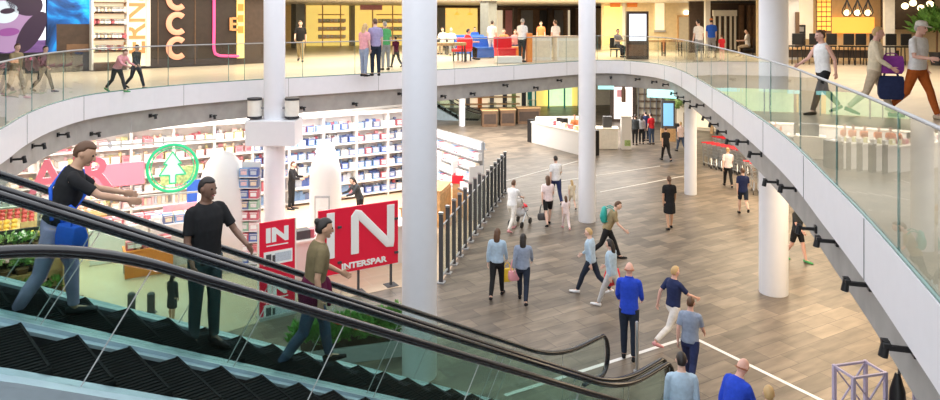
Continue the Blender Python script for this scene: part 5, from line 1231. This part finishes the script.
# gallery
gp('child in khaki jacket walking at the railing below the mauve screen', 16, 98, h=1.25, head=110, top=('khaki', .9), bot=('trousers', 'beige'), hair=('short', 'brown'), shoes='pink')
gp('child in dark clothes walking below the bright band of the mauve screen', 44, 92, h=1.15, head=100, top=('coal', .9), bot=('trousers', 'black'), hair=('short', 'dark'))
gp('child in dark coat beside the bright shop window on the gallery', 136, 88.5, h=1.15, head=110, top=('coal', .9), bot=('trousers', 'darkjeans'), hair=('short', 'dark'))
bo, inf = gp('child in pink top bending over below the bright shop window', 117, 92, h=1.15, head=110, lean=34, top=('pink', .9), bot=('trousers', 'coal'), hair=('short', 'brown'), shoes='green', **{k_: v__ for k_, v__ in PUSH.items() if k_ != 'lean'})
gp('man in black T-shirt and khaki trousers walking on the gallery left of the couple', 300.5, 61.5, h=1.76, head=170, top=('black', .4), bot=('trousers', 'khaki'), hair=('short', 'brown'))
gp('man in grey purple top and dark jeans standing at the gallery railing', 375.5, 76, h=1.77, head=-20, top=('lavender', .4), bot=('trousers', 'darkjeans'), hair=('short', 'brown'), **STAND)
gp('woman in orange pink top and jeans standing left of the man at the railing', 364, 76.5, h=1.62, head=30, top=('pink', .4), bot=('trousers', 'greyblue'), hair=('long', 'blond'), **STAND)
gp('person in teal green top standing right behind the man at the railing', 385.5, 70, h=1.68, head=-30, top=('green', .4), bot=('trousers', 'grey'), hair=('short', 'grey'), **STAND)
gp('child in dark red top right of the group at the railing', 396, 67.5, h=1.18, head=-40, top=('burgundy', .4), bot=('trousers', 'coal'), hair=('short', 'dark'))
for x, y, h, hd, tp, bt, hr, lab, kw in (
        (443, 54, 1.7, 200, 'white', 'beige', ('short', 'brown'), 'person in white top seated at the long brown table', SIT), (451, 55, 1.7, 170, 'offwhite', 'grey', ('short', 'grey'), 'person in off-white top seated at the middle of the long brown table', SIT),
        (467, 60, 1.7, 60, 'red', 'black', ('short', 'dark'), 'person in red top and black trousers lounging in the red armchair', SIT), (475, 52, 1.7, 190, 'blue', 'blue', ('short', 'dark'), 'person in blue top seated on the blue bench', SIT),
        (492, 58, 1.7, 10, 'pinkwhite', 'lightgrey', ('short', 'dark'), 'woman in pinkish white top standing by the grey pillar', STAND), (522, 62, 1.78, 30, 'white', 'coal', ('short', 'grey'), 'man in white top and dark trousers standing by the orange menu stand', STAND),
        (504, 57, 1.65, 190, 'orange', 'red', ('short', 'brown'), 'person in orange top seated on the orange red sofa', SIT), (515, 57, 1.62, 170, 'pink', 'navy', ('long', 'brown'), 'person in pink top seated near the orange menu stand', SIT),
        (556, 58.5, 1.72, -30, 'white', 'coal', ('short', 'brown'), 'person in white top and dark trousers standing at the white café counter', STAND), (541, 54, 1.65, 190, 'orange', 'orange', ('long', 'dark'), 'woman in orange top behind the white café counter', STAND),
        (617, 57, 1.66, 150, 'grey', 'black', ('short', 'dark'), 'person in grey top and black trousers seated left of the dark totem', SIT),
        (699, 62, 1.74, -20, 'offwhite', 'grey', ('short', 'dark'), 'man in pale top and grey trousers standing before the service door', STAND), (711.5, 58, 1.78, 10, 'blue', 'grey', ('short', 'dark'), 'man in blue top and yellow cap standing beside the one in pale top', STAND),
        (722, 61, 1.1, -10, 'red', 'pink', ('short', 'brown'), 'child in red and pink beside the man in blue top', STAND), (748, 57, 1.66, -70, 'white', 'beige', ('short', 'dark'), 'person in white top seated before the dark shopfront', SIT)):
    bo, inf = gp(lab, x, y, h=h, head=hd, top=(tp, .4), bot=('trousers', bt), hair=hr, cap='orange' if 'cap' in lab else None, **kw)
    if kw is SIT:
        p = at(x, y, UP); zs = .47 * h / 1.75
        if x in (443, 451, 617, 748):
            r = Matrix.Rotation(-math.radians(hd), 3, 'Z'); q = p + r @ V((0, -.02, 0)); Tc = thing('cafe_chair', 'chair under the ' + lab.replace('person in ', 'person in '), 'chair', q, -math.radians(hd))
            m = MB(); m.box((0, 0, .36), (.44, .44, .05)); m.build('seat', 'dark', Tc); m = MB(); m.box((0, -.24, .66), (.42, .04, .5)); m.build('backrest', 'dark', Tc)
            for sx in (-1, 1):
                for sy in (-1, 1): m = MB(); m.bar((sx * .19, sy * .19, .35), (sx * .2, sy * .2, 0), .035); m.build('leg', 'dark', Tc)
bo, inf = gp('woman in white sleeveless top and dark trousers strolling on the near gallery', 823, 114, h=1.60, head=-100, top=('white', 0), bot=('trousers', 'black'), hair=('bun', 'brown'), skin=3, near=True, wide=1.05, arms=((-24, 12, 20), (30, 12, 30)))
bo, inf = gp('person in cream top and beige trousers between the other two strollers', 874, 116, h=1.66, head=120, top=('cream', .9), bot=('trousers', 'beige'), hair=('short', 'blond'), skin=3, near=True, arms=((18, 10, 50), (14, 10, 40)))
bag('shoulder_bag', 'purple bag held in front of the stroller in the cream top', inf['up']((-.06, .26, 1.27)), (.40, .16, .32), cl('purple'), -.4, .05)
bag('shopping_bag', 'dark navy shopping bag hanging low from the stroller in the cream top', inf['up']((-.05, .28, .96)), (.42, .16, .42), cl('navy'), -.3, .12)
gp('man in white shirt, rust trousers and pale cap strolling on the near gallery', 917, 118, h=1.76, head=150, top=('white', .5, .9), bot=('trousers', 'rust'), hair=('short', 'grey'), skin=3, shoes='brown' if 0 else 'beige', near=True, cap='offwhite', wide=1.15, arms=((-10, 14, 20), (16, 14, 70)))

# ================================================================ LIGHT, CAMERA
def area(name, p, sx, sy, power, col=(1, .95, .88), rot=(0, 0, 0)):
    l = bpy.data.lights.new(name, 'AREA'); l.shape = 'RECTANGLE'; l.size = sx; l.size_y = sy; l.energy = power; l.color = col
    o = bpy.data.objects.new(name, l); C.objects.link(o); o.location = p; o.rotation_euler = rot; return o
w = bpy.data.worlds.new('sky'); bpy.context.scene.world = w; w.use_nodes = True
w.node_tree.nodes['Background'].inputs[0].default_value = (.93, .96, 1, 1); w.node_tree.nodes['Background'].inputs[1].default_value = 1.0
area('store_light', (-9, 24.5, 3.8), 9, 3, 420, (1, .95, .90), (0, 0, AB)); area('store_light', (-3.5, 24.2, 3.8), 5, 4, 270, (1, .96, .92), (0, 0, AB)); area('store_light', (-9.5, 19.5, 3.8), 3, 3, 150, (1, .93, .86)); area('store_light', (-12, 17, 3.8), 4, 3, 170, (1, .9, .78))
area('far_light', (4, 40, 3.8), 12, 6, 900, (1, .96, .9)); area('far_light', (-3, 38, 3.8), 6, 6, 480, (1, .96, .9)); area('right_light', (12, 27, 3.8), 5, 10, 520, (1, .80, .55)); area('right_light', (9, 14, 3.8), 3, 9, 330, (1, .78, .52))
area('gallery_light', (-9.5, 24.5, 7.6), 10, 4, 230, (1, .90, .74), (0, 0, AU)); area('gallery_light', (-3, 33, 7.6), 12, 8, 700, (1, .88, .68), (0, 0, AU)); area('gallery_light', (6, 37, 7.6), 9, 6, 420, (1, .86, .62)); area('gallery_light', (13, 22, 7.6), 6, 14, 330, (1, .86, .68))
cam = bpy.data.cameras.new('camera'); co = bpy.data.objects.new('camera', cam); C.objects.link(co)
co.location = (0, 0, EYE); co.rotation_euler = (PI / 2, 0, 0); cam.sensor_fit = 'HORIZONTAL'; cam.sensor_width = 36; cam.lens = 36 * F / 940; cam.shift_y = -(200 - CY) / 940; cam.clip_end = 300; cam.clip_start = .05
sc = bpy.context.scene; sc.camera = co
sc.view_settings.view_transform = 'Standard'; sc.view_settings.look = 'None'; sc.view_settings.gamma = 1; sc.view_settings.exposure = 1.0
sc.cycles.max_bounces = 10; sc.cycles.transparent_max_bounces = 24; sc.cycles.diffuse_bounces = 4; sc.cycles.glossy_bounces = 4; sc.cycles.use_denoising = True; sc.cycles.sample_clamp_indirect = 6

# freeze the remeshed figures
dg = bpy.context.evaluated_depsgraph_get()
new = [(o, bpy.data.meshes.new_from_object(o.evaluated_get(dg))) for o in REMESH]
for o, me in new:
    mats = list(o.data.materials); o.modifiers.clear(); o.data = me
    me.materials.clear()
    for x in mats: me.materials.append(x)
    me.polygons.foreach_set('use_smooth', [True] * len(me.polygons))
for o in bpy.data.objects:
    for k_ in ('_t', '_z', '_d'):
        if k_ in o: del o[k_]
